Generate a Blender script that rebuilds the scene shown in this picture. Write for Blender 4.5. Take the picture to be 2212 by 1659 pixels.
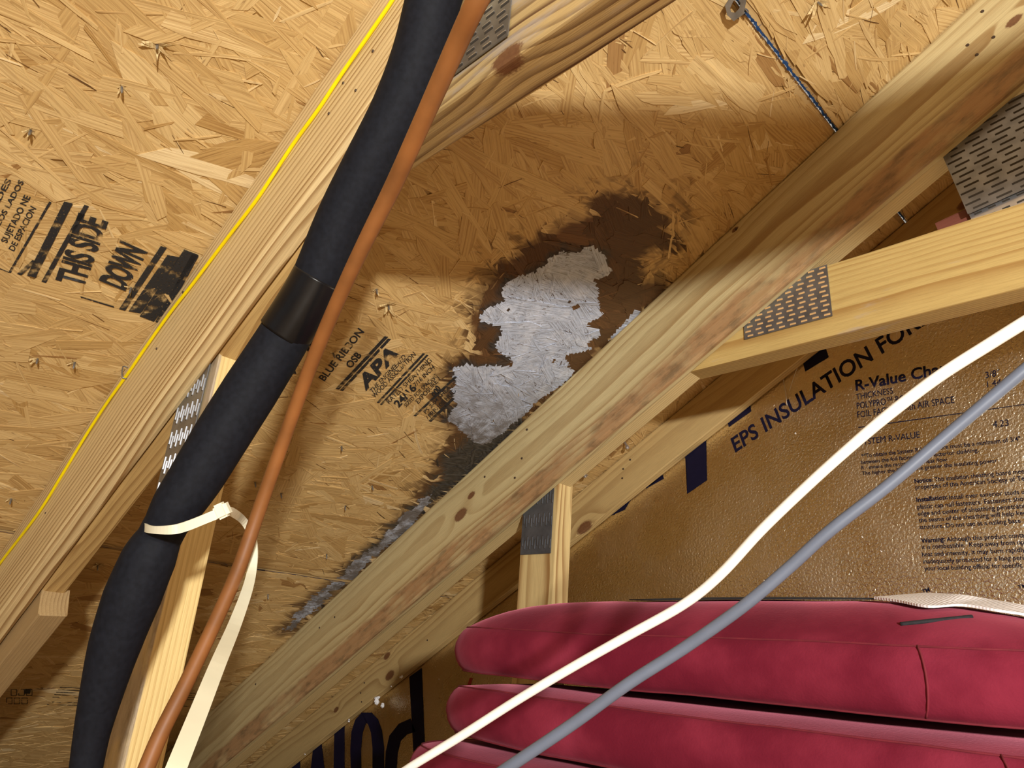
import bpy, bmesh, math, random
import numpy as np
from mathutils import Vector, Matrix, noise as mnoise

for o in list(bpy.data.objects): bpy.data.objects.remove(o)
scene = bpy.context.scene
COL = scene.collection
R = random.Random(11)

# ------------------------------------------------------------------ camera
W, H = 2212.0, 1659.0
FPX = 1559.98
YAW, PITCH, ROLL = 0.8016556, 0.3628969, 0.078599
TH = 0.5195484                      # roof slope
ZC = 0.3605                         # camera height above the attic floor
HD = 0.8945774                      # deck height above the camera at x = 0
CAM = Vector((0, 0, ZC))
_cy, _sy, _cp, _sp, _cr, _sr = math.cos(YAW), math.sin(YAW), math.cos(PITCH), math.sin(PITCH), math.cos(ROLL), math.sin(ROLL)
FW = Vector((-_sy * _cp, _cy * _cp, _sp))
_r0 = Vector((_cy, _sy, 0)); _u0 = _r0.cross(FW)
RT = _cr * _r0 + _sr * _u0
UP = -_sr * _r0 + _cr * _u0
cd = bpy.data.cameras.new('camera'); cam = bpy.data.objects.new('camera', cd); COL.objects.link(cam)
cd.sensor_fit = 'HORIZONTAL'; cd.sensor_width = 36.0; cd.lens = FPX / W * 36.0
cd.clip_start = 0.02; cd.clip_end = 60
cam.matrix_world = Matrix(((RT.x, UP.x, -FW.x, CAM.x), (RT.y, UP.y, -FW.y, CAM.y), (RT.z, UP.z, -FW.z, CAM.z), (0, 0, 0, 1)))
scene.camera = cam

# ------------------------------------------------------------------ light
world = bpy.data.worlds.new('attic_air'); scene.world = world; world.use_nodes = True
bg = world.node_tree.nodes['Background']
bg.inputs[0].default_value = (0.74, 0.70, 0.64, 1); bg.inputs[1].default_value = 0.55
ld = bpy.data.lights.new('work_lamp', 'AREA'); ld.shape = 'DISK'; ld.size = 0.085
ld.energy = 60; ld.color = (1.0, 0.965, 0.90)
lamp = bpy.data.objects.new('work_lamp', ld); COL.objects.link(lamp)
lamp.location = (1.30, -0.65, ZC + 0.22)
lamp.rotation_euler = (Vector((-0.6, 0.7, ZC + 0.35)) - lamp.location).to_track_quat('-Z', 'Y').to_euler()
vs = scene.view_settings
scene.display_settings.display_device = 'sRGB'
vs.view_transform = 'Standard'; vs.look = 'None'; vs.gamma = 1.0; vs.use_curve_mapping = False
vs.exposure = 0.0

# ------------------------------------------------------------------ survey helpers: sight lines to real planes
def ray(px, py): return FW + RT * ((px - W / 2) / FPX) - UP * ((py - H / 2) / FPX)
def on_plane(px, py, n, d):
    r = ray(px, py); return CAM + r * (d / r.dot(n))
def at_y(px, py, y): return on_plane(px, py, Vector((0, 1, 0)), y)
def at_x(px, py, x): return on_plane(px, py, Vector((1, 0, 0)), x)
def at_d(px, py, d): return CAM + ray(px, py) * d
ST, CT = math.sin(TH), math.cos(TH)
U = Vector((CT, 0, ST))             # up the slope
NIN = Vector((ST, 0, -CT))          # from the deck into the attic
O = Vector((0, 0, ZC + HD))
DD = HD * CT
def deck_pt(a, b, e=0.0): return O + U * a + Vector((0, b, 0)) + NIN * e
def deck_ab(px, py, e=0.0):
    p = on_plane(px, py, -NIN, DD - e) - O
    return p.dot(U), p.y
YA, YB, YC, YF = 0.2565, 0.8699, 1.1577, 1.180

# ------------------------------------------------------------------ object helpers
def tag(o, label=None, cat=None, group=None, kind=None):
    if label: o['label'] = label
    if cat: o['category'] = cat
    if group: o['group'] = group
    if kind: o['kind'] = kind
    return o
def empty(name, loc):
    o = bpy.data.objects.new(name, None); COL.objects.link(o); o.location = loc
    o.empty_display_size = 0.05
    return o
def link(name, me, mat, parent=None, M=None):
    o = bpy.data.objects.new(name, me); COL.objects.link(o)
    for m in (mat if isinstance(mat, (list, tuple)) else [mat]): me.materials.append(m)
    M = M or Matrix.Identity(4)
    if parent:
        o.parent = parent
        pl = parent
        off = Vector((0, 0, 0))
        inv = Matrix.Identity(4)
        chain = []
        while pl: chain.append(pl); pl = pl.parent
        W_ = Matrix.Identity(4)
        for c in reversed(chain): W_ = W_ @ c.matrix_basis
        o.matrix_basis = W_.inverted() @ M
    else: o.matrix_basis = M
    return o
def from_bm(name, bm, mat, parent=None, M=None, smooth=False, origin=None):
    me = bpy.data.meshes.new(name)
    if origin is not None:
        bmesh.ops.translate(bm, verts=bm.verts, vec=-Vector(origin)); M = Matrix.Translation(origin)
    bm.normal_update(); bm.to_mesh(me); bm.free()
    if smooth: me.polygons.foreach_set('use_smooth', [True] * len(me.polygons))
    return link(name, me, mat, parent, M)

# ------------------------------------------------------------------ node helpers
class NT:
    def __init__(s, name):
        s.m = bpy.data.materials.new(name); s.m.use_nodes = True; s.t = s.m.node_tree
        s.t.nodes.clear(); s.out = s.t.nodes.new('ShaderNodeOutputMaterial')
        s.b = s.t.nodes.new('ShaderNodeBsdfPrincipled'); s.t.links.new(s.b.outputs[0], s.out.inputs[0])
    def n(s, typ, **kw):
        nd = s.t.nodes.new('ShaderNode' + typ)
        for k, v in kw.items(): setattr(nd, k, v)
        return nd
    def put(s, sock, v):
        if isinstance(v, (int, float)):
            sock.default_value = v
        elif isinstance(v, (tuple, list)):
            sock.default_value = (*v, 1) if sock.type == 'RGBA' and len(v) == 3 else v
        else: s.t.links.new(v, sock)
    def math(s, op, a, b=None, c=None, clamp=False):
        nd = s.n('Math', operation=op, use_clamp=clamp); s.put(nd.inputs[0], a)
        if b is not None: s.put(nd.inputs[1], b)
        if c is not None: s.put(nd.inputs[2], c)
        return nd.outputs[0]
    def mix(s, f, a, b, mode='MIX'):
        nd = s.n('Mix', data_type='RGBA', blend_type=mode); s.put(nd.inputs[0], f); s.put(nd.inputs[6], a); s.put(nd.inputs[7], b)
        return nd.outputs[2]
    def ramp(s, f, stops, interp='LINEAR'):
        nd = s.n('ValToRGB'); cr = nd.color_ramp; cr.interpolation = interp
        while len(cr.elements) < len(stops): cr.elements.new(0.5)
        for e, (p, c) in zip(cr.elements, stops): e.position = p; e.color = (*c, 1) if len(c) == 3 else c
        s.put(nd.inputs[0], f); return nd.outputs[0]
    def mapr(s, f, a, b, c=0.0, d=1.0, smooth=True):
        nd = s.n('MapRange', interpolation_type='SMOOTHSTEP' if smooth else 'LINEAR')
        for i, v in enumerate((f, a, b, c, d)): s.put(nd.inputs[i], v)
        return nd.outputs[0]
    def noise(s, vec, scale=5, detail=3, rough=0.5, dist=0.0, col=False):
        nd = s.n('TexNoise'); s.put(nd.inputs['Vector'], vec); s.put(nd.inputs['Scale'], scale); nd.inputs['Detail'].default_value = detail
        nd.inputs['Roughness'].default_value = rough; nd.inputs['Distortion'].default_value = dist
        return nd.outputs[1 if col else 0]
    def vmul(s, v, k):
        nd = s.n('VectorMath', operation='MULTIPLY'); s.put(nd.inputs[0], v); nd.inputs[1].default_value = k; return nd.outputs[0]
    def vadd(s, v, k):
        nd = s.n('VectorMath', operation='ADD'); s.put(nd.inputs[0], v); s.put(nd.inputs[1], k); return nd.outputs[0]
    def sep(s, v):
        nd = s.n('SeparateXYZ'); s.put(nd.inputs[0], v); return nd.outputs
    def comb(s, x, y, z):
        nd = s.n('CombineXYZ'); s.put(nd.inputs[0], x); s.put(nd.inputs[1], y); s.put(nd.inputs[2], z); return nd.outputs[0]
    def obj(s): return s.n('TexCoord').outputs['Object']
    def attr(s, name, out='Fac'): return s.n('Attribute', attribute_name=name).outputs[out]
    def bump(s, h, strength=0.3, dist=0.001):
        nd = s.n('Bump'); nd.inputs['Strength'].default_value = strength; nd.inputs['Distance'].default_value = dist
        s.put(nd.inputs['Height'], h); s.t.links.new(nd.outputs[0], s.b.inputs['Normal'])
    def set(s, **kw):
        for k, v in kw.items(): s.put(s.b.inputs[k.replace('_', ' ')], v)
        return s.m

def plain(name, col, rough=0.5, metal=0.0, var=0.12, scale=60, bump=0.15, spec=0.5):
    t = NT(name); v = t.obj(); nz = t.noise(v, scale, 4)
    dark = tuple(c * (1 - var) for c in col); light = tuple(min(1, c * (1 + var)) for c in col)
    t.bump(nz, bump, 0.0006)
    return t.set(Base_Color=t.ramp(nz, [(0.3, dark), (0.7, light)]), Roughness=rough, Metallic=metal, Specular_IOR_Level=spec)

def wood(name, pale, late, pith=(0.1, 0.06), rings=210, knots=(), wob=0.010, contrast=1.0, stain=None, rough=0.55, seed=0.0, grey=None):
    """pine board: local X along the board; growth rings about an axis offset from the board, knots, fibre."""
    tone = lambda k: (k[0] * .97, k[1] * 1.13, k[2] * 1.22)
    pale, late = tone(pale), tone(late)
    t = NT(name); p = t.obj(); ps = t.vadd(p, (seed * 3.1, seed * 1.7, seed))
    x, y, z = t.sep(p)
    w1 = t.noise(t.vmul(ps, (1.6, 7, 7)), 1, 2); w2 = t.noise(t.vmul(ps, (6, 30, 30)), 1, 2)
    dy = t.math('SUBTRACT', y, pith[0]); dz = t.math('SUBTRACT', z, pith[1])
    # the pith wanders along the board, which draws the cathedral arches
    dz = t.math('ADD', dz, t.math('MULTIPLY', t.math('SUBTRACT', w1, 0.5), wob * 6))
    r = t.math('SQRT', t.math('ADD', t.math('MULTIPLY', dy, dy), t.math('MULTIPLY', dz, dz)))
    r = t.math('ADD', r, t.math('MULTIPLY', w2, wob * 0.4))
    kd = None; kring = None
    for (kx, ky, kz, kr) in knots:
        d = t.n('VectorMath', operation='DISTANCE'); t.put(d.inputs[0], t.vmul(p, (0.55, 1, 1))); d.inputs[1].default_value = (kx * 0.55, ky, kz)
        q = t.math('DIVIDE', d.outputs[1], kr)
        bulge = t.math('MULTIPLY', t.math('EXPONENT', t.math('MULTIPLY', t.math('MULTIPLY', q, q), -0.22)), kr * 0.9)
        r = t.math('ADD', r, bulge)
        kk = t.mapr(t.math('ADD', q, t.math('MULTIPLY', t.math('SUBTRACT', t.noise(p, 400, 2), 0.5), 0.5)), 0.75, 1.1, 1, 0)
        kd = kk if kd is None else t.math('MAXIMUM', kd, kk)
    fr = t.math('FRACT', t.math('MULTIPLY', r, rings))
    ring = t.ramp(fr, [(0.0, (0, 0, 0)), (0.45, (0.12,) * 3), (0.86, (0.95,) * 3), (0.94, (0.9,) * 3), (1.0, (0, 0, 0))])
    amp = t.mapr(t.noise(t.vmul(ps, (1.2, 22, 22)), 1, 2), 0.32, 0.68, 0.35 * contrast, 1.0 * contrast)
    fib = t.noise(t.vmul(ps, (22, 900, 900)), 1, 3, 0.6)
    blot = t.noise(t.vmul(ps, (4, 18, 18)), 1, 3)
    f = t.math('MULTIPLY', ring, amp, clamp=True)
    c = t.mix(f, pale, late)
    c = t.mix(t.math('MULTIPLY', t.mapr(fib, 0.35, 0.75), 0.28), c, tuple(k * 0.62 for k in late))
    c = t.mix(t.math('MULTIPLY', t.mapr(blot, 0.5, 0.8), 0.35), c, tuple(a * 0.5 + b * 0.5 for a, b in zip(pale, late)))
    if grey:                         # weathered / dirty blotches: (colour, threshold)
        g = t.noise(t.vmul(ps, (5, 26, 26)), 1, 5, 0.65)
        c = t.mix(t.mapr(g, grey[1], grey[1] + 0.12, 0, 0.75), c, grey[0])
    if stain:                        # bark-brown wane band: (axis index, from, to, colour)
        ax, a0, a1, sc = stain[:4]
        q = (x, y, z)[ax]
        edge = t.math('MULTIPLY', t.math('SUBTRACT', t.noise(t.vmul(ps, (9, 40, 40)), 1, 4, 0.6), 0.5), abs(a1 - a0) * 0.9)
        m = t.mapr(t.math('ADD', q, edge), a0, a0 + (a1 - a0) * 0.3)
        blob = t.noise(t.vmul(ps, (28, 75, 75)), 1, 5, 0.65)
        sc2 = t.mix(t.mapr(blob, 0.42, 0.7), sc, tuple(k * 0.45 for k in sc))
        thin = t.mapr(t.noise(t.vmul(ps, (11, 20, 20)), 1, 4), 0.33, 0.55, 0.30, 0.85)
        if len(stain) > 4: m = t.math('MULTIPLY', m, t.mapr(y, stain[4], stain[4] - 0.001))
        c = t.mix(t.math('MULTIPLY', m, thin), c, sc2)
    if kd is not None:
        kn = t.noise(p, 260, 3)
        c = t.mix(t.math('MULTIPLY', kd, 0.93), c, t.mix(kn, (0.10, 0.035, 0.015), (0.20, 0.085, 0.035)))
    t.bump(t.math('ADD', t.math('MULTIPLY', ring, 0.6), fib), 0.35, 0.0007)
    return t.set(Base_Color=c, Roughness=rough, Specular_IOR_Level=0.35)

# ------------------------------------------------------------------ lumber
def lumber(name, p0, along, yax, L, Wd, T, mat, parent=None, bev=0.003, nx=24, skew0=0.0, skew1=0.0, wave=0.0006, ragged=0.0):
    """board from p0: length L along 'along' (local X), thickness T along 'yax' (local Y), width Wd along local Z."""
    X = along.normalized(); Y = yax.normalized(); Z = X.cross(Y).normalized()
    bm = bmesh.new(); rows = []
    prof = []
    c = bev
    for (y, z) in ((c, 0), (T - c, 0), (T - c * .3, c * .3), (T, c), (T, Wd - c), (T - c * .3, Wd - c * .3), (T - c, Wd), (c, Wd), (c * .3, Wd - c * .3), (0, Wd - c), (0, c), (c * .3, c * .3)):
        prof.append((y, z))
    for i in range(nx + 1):
        f = i / nx; x = f * L; row = []
        for k, (y, z) in enumerate(prof):
            sx = skew0 * (1 - z / Wd) * (1 - f) + skew1 * (z / Wd) * f
            jit = mnoise.noise(Vector((x * 9, k * 3.3, L))) * wave
            rg = ragged * R.uniform(-1, 1) if i in (0, nx) else 0
            row.append(bm.verts.new((x + sx + rg, y + jit, z + jit)))
        rows.append(row)
    n = len(prof)
    for i in range(nx):
        for k in range(n):
            bm.faces.new((rows[i][k], rows[i + 1][k], rows[i + 1][(k + 1) % n], rows[i][(k + 1) % n]))
    bm.faces.new(rows[0]); bm.faces.new(list(reversed(rows[-1])))
    bmesh.ops.recalc_face_normals(bm, faces=bm.faces)
    M = Matrix(((X.x, Y.x, Z.x, p0.x), (X.y, Y.y, Z.y, p0.y), (X.z, Y.z, Z.z, p0.z), (0, 0, 0, 1)))
    return from_bm(name, bm, mat, parent, M)

def tube(name, pts, rad, mat, parent=None, seg=14, sub=6, cap=True, smooth=True, squash=None):
    """smooth tube through world points; rad is one radius or one per point"""
    P = [Vector(p) for p in pts]; n = len(P)
    rr = rad if isinstance(rad, (list, tuple)) else [rad] * n
    Q = []; RR = []
    for i in range(n - 1):
        p0 = P[max(i - 1, 0)]; p1 = P[i]; p2 = P[i + 1]; p3 = P[min(i + 2, n - 1)]
        for s in range(sub):
            t = s / sub
            Q.append(0.5 * ((2 * p1) + (p2 - p0) * t + (2 * p0 - 5 * p1 + 4 * p2 - p3) * t * t + (-p0 + 3 * p1 - 3 * p2 + p3) * t ** 3))
            RR.append(rr[i] * (1 - t) + rr[i + 1] * t)
    Q.append(P[-1]); RR.append(rr[-1])
    bm = bmesh.new(); o = Q[len(Q) // 2].copy()
    T = (Q[1] - Q[0]).normalized(); N = T.orthogonal().normalized(); rows = []
    for i, q in enumerate(Q):
        T2 = (Q[min(i + 1, len(Q) - 1)] - Q[max(i - 1, 0)]).normalized()
        N = (N - T2 * N.dot(T2)).normalized(); B = T2.cross(N)
        rows.append([bm.verts.new(q - o + (N * math.cos(2 * math.pi * k / seg) + B * math.sin(2 * math.pi * k / seg)) * RR[i]) for k in range(seg)])
    for i in range(len(rows) - 1):
        for k in range(seg):
            bm.faces.new((rows[i][k], rows[i][(k + 1) % seg], rows[i + 1][(k + 1) % seg], rows[i + 1][k]))
    if cap:
        bm.faces.new(list(reversed(rows[0]))); bm.faces.new(rows[-1])
    bmesh.ops.recalc_face_normals(bm, faces=bm.faces)
    return from_bm(name, bm, mat, parent, Matrix.Translation(o), smooth)

def ribbon(name, L, Rr, thick, mat, parent=None, sub=6):
    """strap between a left and a right edge polyline (world points), with thickness"""
    def cr(P):
        out = []; n = len(P)
        for i in range(n - 1):
            p0 = P[max(i - 1, 0)]; p1 = P[i]; p2 = P[i + 1]; p3 = P[min(i + 2, n - 1)]
            for s in range(sub):
                t = s / sub
                out.append(0.5 * ((2 * p1) + (p2 - p0) * t + (2 * p0 - 5 * p1 + 4 * p2 - p3) * t * t + (-p0 + 3 * p1 - 3 * p2 + p3) * t ** 3))
        return out + [P[-1]]
    A = cr(L); B = cr(Rr); bm = bmesh.new(); o = A[len(A) // 2].copy(); rows = []
    for i in range(len(A)):
        tg = (A[min(i + 1, len(A) - 1)] - A[max(i - 1, 0)]); nn = tg.cross(B[i] - A[i]).normalized() * thick / 2
        rows.append([bm.verts.new(v - o) for v in (A[i] + nn, B[i] + nn, B[i] - nn, A[i] - nn)])
    for i in range(len(rows) - 1):
        for k in range(4): bm.faces.new((rows[i][k], rows[i][(k + 1) % 4], rows[i + 1][(k + 1) % 4], rows[i + 1][k]))
    bm.faces.new(rows[0]); bm.faces.new(list(reversed(rows[-1])))
    bmesh.ops.recalc_face_normals(bm, faces=bm.faces)
    return from_bm(name, bm, mat, parent, Matrix.Translation(o))

def box(bm, c, sx, sy, sz, X=Vector((1, 0, 0)), Y=Vector((0, 1, 0)), Z=Vector((0, 0, 1)), mi=0):
    vs_ = [bm.verts.new(c + X * (sx * i / 2) + Y * (sy * j / 2) + Z * (sz * k / 2)) for i in (-1, 1) for j in (-1, 1) for k in (-1, 1)]
    for f in ((0, 1, 3, 2), (4, 6, 7, 5), (0, 4, 5, 1), (2, 3, 7, 6), (0, 2, 6, 4), (1, 5, 7, 3)):
        bm.faces.new([vs_[i] for i in f]).material_index = mi

# ================================================================== materials
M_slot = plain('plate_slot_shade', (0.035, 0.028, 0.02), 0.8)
M_slotw = plain('plate_slot_wood', (0.62, 0.38, 0.16), 0.6)
M_zinc = plain('galvanised_steel', (0.27, 0.28, 0.30), 0.42, 0.85, 0.25, 45, 0.25)
M_zincd = plain('dull_galvanised_steel', (0.115, 0.125, 0.145), 0.5, 0.6, 0.25, 45, 0.25)
M_zincb = plain('bright_galvanised_steel', (0.72, 0.74, 0.78), 0.3, 0.9, 0.15, 45, 0.2)
M_foam = plain('black_foam_sleeve', (0.0075, 0.0088, 0.0135), 0.7, 0, 0.25, 220, 0.18, 0.14)
M_tape = plain('black_vinyl_tape', (0.005, 0.005, 0.006), 0.30, 0, 0.2, 60, 0.1, 0.25)
M_copper = plain('brown_copper_tube', (0.235, 0.09, 0.024), 0.5, 0.0, 0.25, 30, 0.08)
M_nylon = plain('natural_nylon', (0.80, 0.79, 0.62), 0.38, 0, 0.05, 30, 0.05)
M_yellow = plain('yellow_jacket', (0.90, 0.72, 0.0), 0.4, 0, 0.06, 60, 0.08)
M_white = plain('white_jacket', (0.88, 0.89, 0.86), 0.4, 0, 0.04, 60, 0.05)
M_grey = plain('grey_jacket', (0.125, 0.15, 0.21), 0.42, 0, 0.06, 60, 0.05)
M_ink = NT('black_stamp_ink')
_nz = M_ink.noise(M_ink.obj(), 420, 3, 0.6); _n2 = M_ink.noise(M_ink.obj(), 38, 4, 0.6)
_tr = M_ink.n('BsdfTransparent'); _mx = M_ink.n('MixShader')
M_ink.put(_mx.inputs[0], M_ink.math('MULTIPLY', M_ink.mapr(_nz, 0.26, 0.44), M_ink.mapr(_n2, 0.30, 0.46)))
M_ink.t.links.new(_tr.outputs[0], _mx.inputs[1]); M_ink.t.links.new(M_ink.b.outputs[0], _mx.inputs[2]); M_ink.t.links.new(_mx.outputs[0], M_ink.out.inputs[0])
M_ink = M_ink.set(Base_Color=(0.018, 0.019, 0.022), Roughness=0.6)
M_navy = plain('navy_print', (0.0065, 0.0055, 0.024), 0.6, 0, 0.1, spec=0.2)
M_blue = plain('blue_edge_paint', (0.018, 0.05, 0.14), 0.8, 0, 0.4, 200, spec=0.1)
M_fluff = plain('white_foam_crumb', (0.85, 0.86, 0.90), 0.8, 0, 0.08, 200, 0.5)

# OSB strands
def osb_material():
    t = NT('osb_strands'); uv = t.n('UVMap', uv_map='grain').outputs[0]
    tint = t.attr('tint'); st = t.attr('stain'); bl = t.attr('black')
    base = t.ramp(tint, [(0.0, (0.11, 0.055, 0.018)), (0.10, (0.33, 0.180, 0.062)), (0.22, (0.46, 0.285, 0.100)), (0.5, (0.59, 0.405, 0.170)), (0.8, (0.67, 0.49, 0.230)), (1.0, (0.77, 0.62, 0.36))])
    g1 = t.noise(t.vmul(uv, (14, 420, 1)), 1, 3, 0.6); g2 = t.noise(t.vmul(uv, (5, 90, 1)), 1, 2); g3 = t.noise(t.vmul(uv, (60, 260, 1)), 1, 2)
    # growth-ring lines on some strands
    band = t.math('SINE', t.math('MULTIPLY', t.math('ADD', t.sep(uv)[1], t.math('MULTIPLY', g2, 0.006)), 1500))
    sel = t.math('GREATER_THAN', t.attr('lines'), 0.62)
    c = t.mix(t.math('MULTIPLY', t.mapr(g1, 0.42, 0.70), 0.58), base, t.mix(1.0, base, (0.55, 0.44, 0.34), 'MULTIPLY'))
    c = t.mix(t.math('MULTIPLY', t.mapr(g2, 0.45, 0.75), 0.3), c, t.mix(1.0, base, (1.25, 1.3, 1.45), 'MULTIPLY'))
    c = t.mix(t.math('MULTIPLY', t.math('MULTIPLY', t.mapr(band, 0.1, 0.9), sel), 0.38), c, t.mix(1.0, base, (0.58, 0.46, 0.36), 'MULTIPLY'))
    c = t.mix(t.mapr(g3, 0.66, 0.76, 0, 0.5), c, (0.14, 0.06, 0.02))
    sd = t.ramp(tint, [(0.0, (0.035, 0.018, 0.009)), (0.6, (0.085, 0.036, 0.013)), (1.0, (0.20, 0.085, 0.028))])
    c = t.mix(t.math('MULTIPLY', st, 0.96), c, t.mix(t.math('MULTIPLY', t.mapr(g1, 0.4, 0.7), 0.6), sd, (0.05, 0.022, 0.01)))
    c = t.mix(bl, c, t.mix(t.mapr(g3, 0.3, 0.7), (0.012, 0.012, 0.013), (0.06, 0.058, 0.055)))
    t.bump(t.math('ADD', t.math('MULTIPLY', g1, 0.8), t.math('MULTIPLY', g2, 0.7)), 0.8, 0.0010)
    return t.set(Base_Color=c, Roughness=0.46, Specular_IOR_Level=0.5)
M_osb = osb_material()
t = NT('white_mould'); uv = t.n('UVMap', uv_map='grain').outputs[0]; oc = t.obj()
g = t.noise(t.vmul(uv, (20, 500, 1)), 1, 3, 0.6); k = t.noise(oc, 34, 6, 0.68); k2 = t.noise(oc, 150, 4, 0.6)
ol = t.attr('old')
c = t.mix(t.mapr(g, 0.40, 0.70, 0, 0.65), (0.50, 0.565, 0.70), (0.15, 0.15, 0.165))
c = t.mix(t.math('MULTIPLY', t.mapr(t.noise(t.vmul(uv, (90, 260, 1)), 1, 4, 0.65, 0.8), 0.58, 0.63, 0, 0.92), t.mapr(t.noise(oc, 22, 3), 0.42, 0.56)), c, (0.085, 0.055, 0.035))
c = t.mix(t.mapr(k, 0.45, 0.66, 0, 0.45), c, (0.74, 0.79, 0.90))
c = t.mix(t.math('MULTIPLY', ol, t.mapr(k, 0.36, 0.58)), c, (0.09, 0.075, 0.06))
c = t.mix(t.math('MULTIPLY', ol, 0.35), c, (0.26, 0.25, 0.26))
t.bump(t.math('ADD', g, k2), 0.7, 0.001)
M_mould = t.set(Base_Color=c, Roughness=0.85, Specular_IOR_Level=0.2)
t = NT('osb_plain'); p = t.obj()
v = t.n('TexVoronoi', feature='F1'); t.put(v.inputs['Vector'], t.vadd(t.vmul(p, (26, 9, 9)), t.noise(p, 9, 2, col=True))); v.inputs['Scale'].default_value = 1
fg = t.noise(t.vmul(p, (150, 20, 20)), 1, 3)
M_osbplain = t.set(Base_Color=t.mix(t.math('MULTIPLY', fg, 0.5), t.ramp(t.sep(v.outputs['Color'])[0], [(0, (0.40, 0.27, 0.11)), (1, (0.64, 0.47, 0.22))]), (0.3, 0.15, 0.05)), Roughness=0.5)

# foil
t = NT('embossed_foil'); p = t.obj()
n1 = t.noise(t.vmul(p, (1, 1, 1)), 250, 2, 0.5, 0.5); n2 = t.noise(p, 9, 3); n3 = t.noise(p, 3.2, 2)
t.bump(t.math('ADD', t.math('MULTIPLY', n1, 0.6), t.math('MULTIPLY', n2, 1.6)), 0.8, 0.0026)
M_foil = t.set(Base_Color=t.ramp(n3, [(0.3, (0.90, 0.78, 0.58)), (0.7, (0.97, 0.88, 0.70))]), Metallic=1.0, Roughness=t.mapr(n2, 0.3, 0.7, 0.20, 0.34))

# velvet
t = NT('red_velvet'); p = t.obj()
n1 = t.noise(p, 9, 4, 0.6); n2 = t.noise(p, 420, 3)
nap = t.noise(p, 5.5, 3, 0.55)
c = t.mix(t.mapr(n1, 0.38, 0.68), (0.145, 0.010, 0.026), (0.235, 0.023, 0.048))
c = t.mix(t.mapr(nap, 0.52, 0.70, 0, 0.55), c, (0.40, 0.055, 0.105))
t.bump(n2, 0.35, 0.0007)
t.b.inputs['Sheen Weight'].default_value = 0.30; t.b.inputs['Sheen Roughness'].default_value = 0.35
t.b.inputs['Sheen Tint'].default_value = (0.95, 0.28, 0.38, 1)
M_velvet = t.set(Base_Color=c, Roughness=0.9, Specular_IOR_Level=0.1)
M_seam = plain('velvet_welt', (0.16, 0.010, 0.022), 0.85, 0, 0.2)
M_blackcloth = plain('black_tape_cloth', (0.010, 0.010, 0.014), 0.8, 0, 0.3, 300, 0.4)
t = NT('white_ribbed_cloth'); p = t.obj()
wv = t.math('SINE', t.math('MULTIPLY', t.sep(t.vadd(p, t.vmul(t.noise(p, 40, 2, col=True), (0.004,) * 3)))[0], 2400)); t.bump(wv, 0.22, 0.0006)
M_cloth = t.set(Base_Color=(0.80, 0.78, 0.80), Roughness=0.9)

# ================================================================== roof deck (OSB sheathing)
A_SEAM_UP = (deck_ab(1605, 25)[0] + deck_ab(1805, 275)[0]) / 2
A_SEAM_LO = (deck_ab(0, 1147)[0] + deck_ab(740, 1252)[0]) / 2

mould_px = [(1430,210),(1452,252),(1540,250),(1600,230),(1680,280),(1712,350),(1700,410),(1600,420),(1640,470),(1640,560),(1665,620),(1640,668),
 (1535,683),(1650,720),(1640,770),(1560,810),(1612,832),(1500,860),(1450,880),(1460,940),(1500,970),(1440,1030),(1350,1100),(1280,1150),(1190,1240),(1100,1310),
 (1010,1390),(950,1410),(870,1380),(800,1310),(730,1262),(770,1200),(800,1170),(760,1090),(795,1050),(770,960),(850,920),(900,945),(1000,930),(1100,945),
 (1145,930),(1060,865),(1022,820),(1050,760),(1060,700),(955,690),(930,640),(970,590),(1050,565),(1082,540),(1050,500),(1090,440),(1180,400),(1260,370),(1330,322),(1352,290),(1420,258)]
mould_px = [(700 + x / 2.765, 450 + y / 2.765) for x, y in mould_px]
stain_px = [(1017,667),(1046,622),(1090,565),(1160,512),(1180,484),(1249,460),(1282,423),(1322,419),(1367,423),(1432,460),(1461,508),(1470,540),
 (1400,545),(1380,565),(1400,600),(1440,610),(1420,640),(1330,730),(1240,810),(1117,928),(1000,1035),(900,1115),(870,1110),(915,1040),(950,985),(965,930),(985,860),(960,800),(1005,770),(1010,715)]
black_px = [(965,985),(1010,950),(1060,930),(1120,905),(1130,925),(1060,985),(1000,1040),(900,1118),(830,1178),(760,1240),(700,1300),(690,1290),(760,1215),(850,1130),(920,1070)]
fuzz_px = [(930,1068),(900,1085),(850,1130),(800,1185),(740,1235),(690,1275),(640,1320),(610,1365),(632,1362),(690,1308),(762,1250),(850,1172),(920,1105)]
small_px = [(1310,735),(1345,700),(1372,668),(1385,672),(1362,700),(1330,735)]
def poly_ab(px): return np.array([deck_ab(x, y, 0.001) for x, y in px])
PM, PS, PB, PF2, PSM = map(poly_ab, (mould_px, stain_px, black_px, fuzz_px, small_px))
def sdf(poly, P):
    d = np.full(len(P), 1e9); s = np.ones(len(P)); n = len(poly); j = n - 1
    for i in range(n):
        e = poly[j] - poly[i]; w = P - poly[i]
        q = w - e * np.clip((w @ e) / (e @ e), 0, 1)[:, None]; d = np.minimum(d, (q * q).sum(1))
        c1 = P[:, 1] >= poly[i, 1]; c2 = P[:, 1] < poly[j, 1]; c3 = e[0] * w[:, 1] > e[1] * w[:, 0]
        fl = (c1 & c2 & c3) | (~c1 & ~c2 & ~c3); s[fl] *= -1; j = i
    return s * np.sqrt(d)
def sstep(x, a, b):
    t = np.clip((x - a) / (b - a), 0, 1); return t * t * (3 - 2 * t)

STMIN = np.minimum(PS.min(0), PF2.min(0)) - 0.09; STMAX = PS.max(0) + 0.09
def visible_ab(a, b, m=0.22):
    p = deck_pt(a, b) - CAM; d = p.dot(FW)
    if d < 0.1: return False
    x = FPX * p.dot(RT) / d; y = FPX * p.dot(UP) / d
    return abs(x) < W / 2 * (1 + m) and abs(y) < H / 2 * (1 + m)

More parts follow.
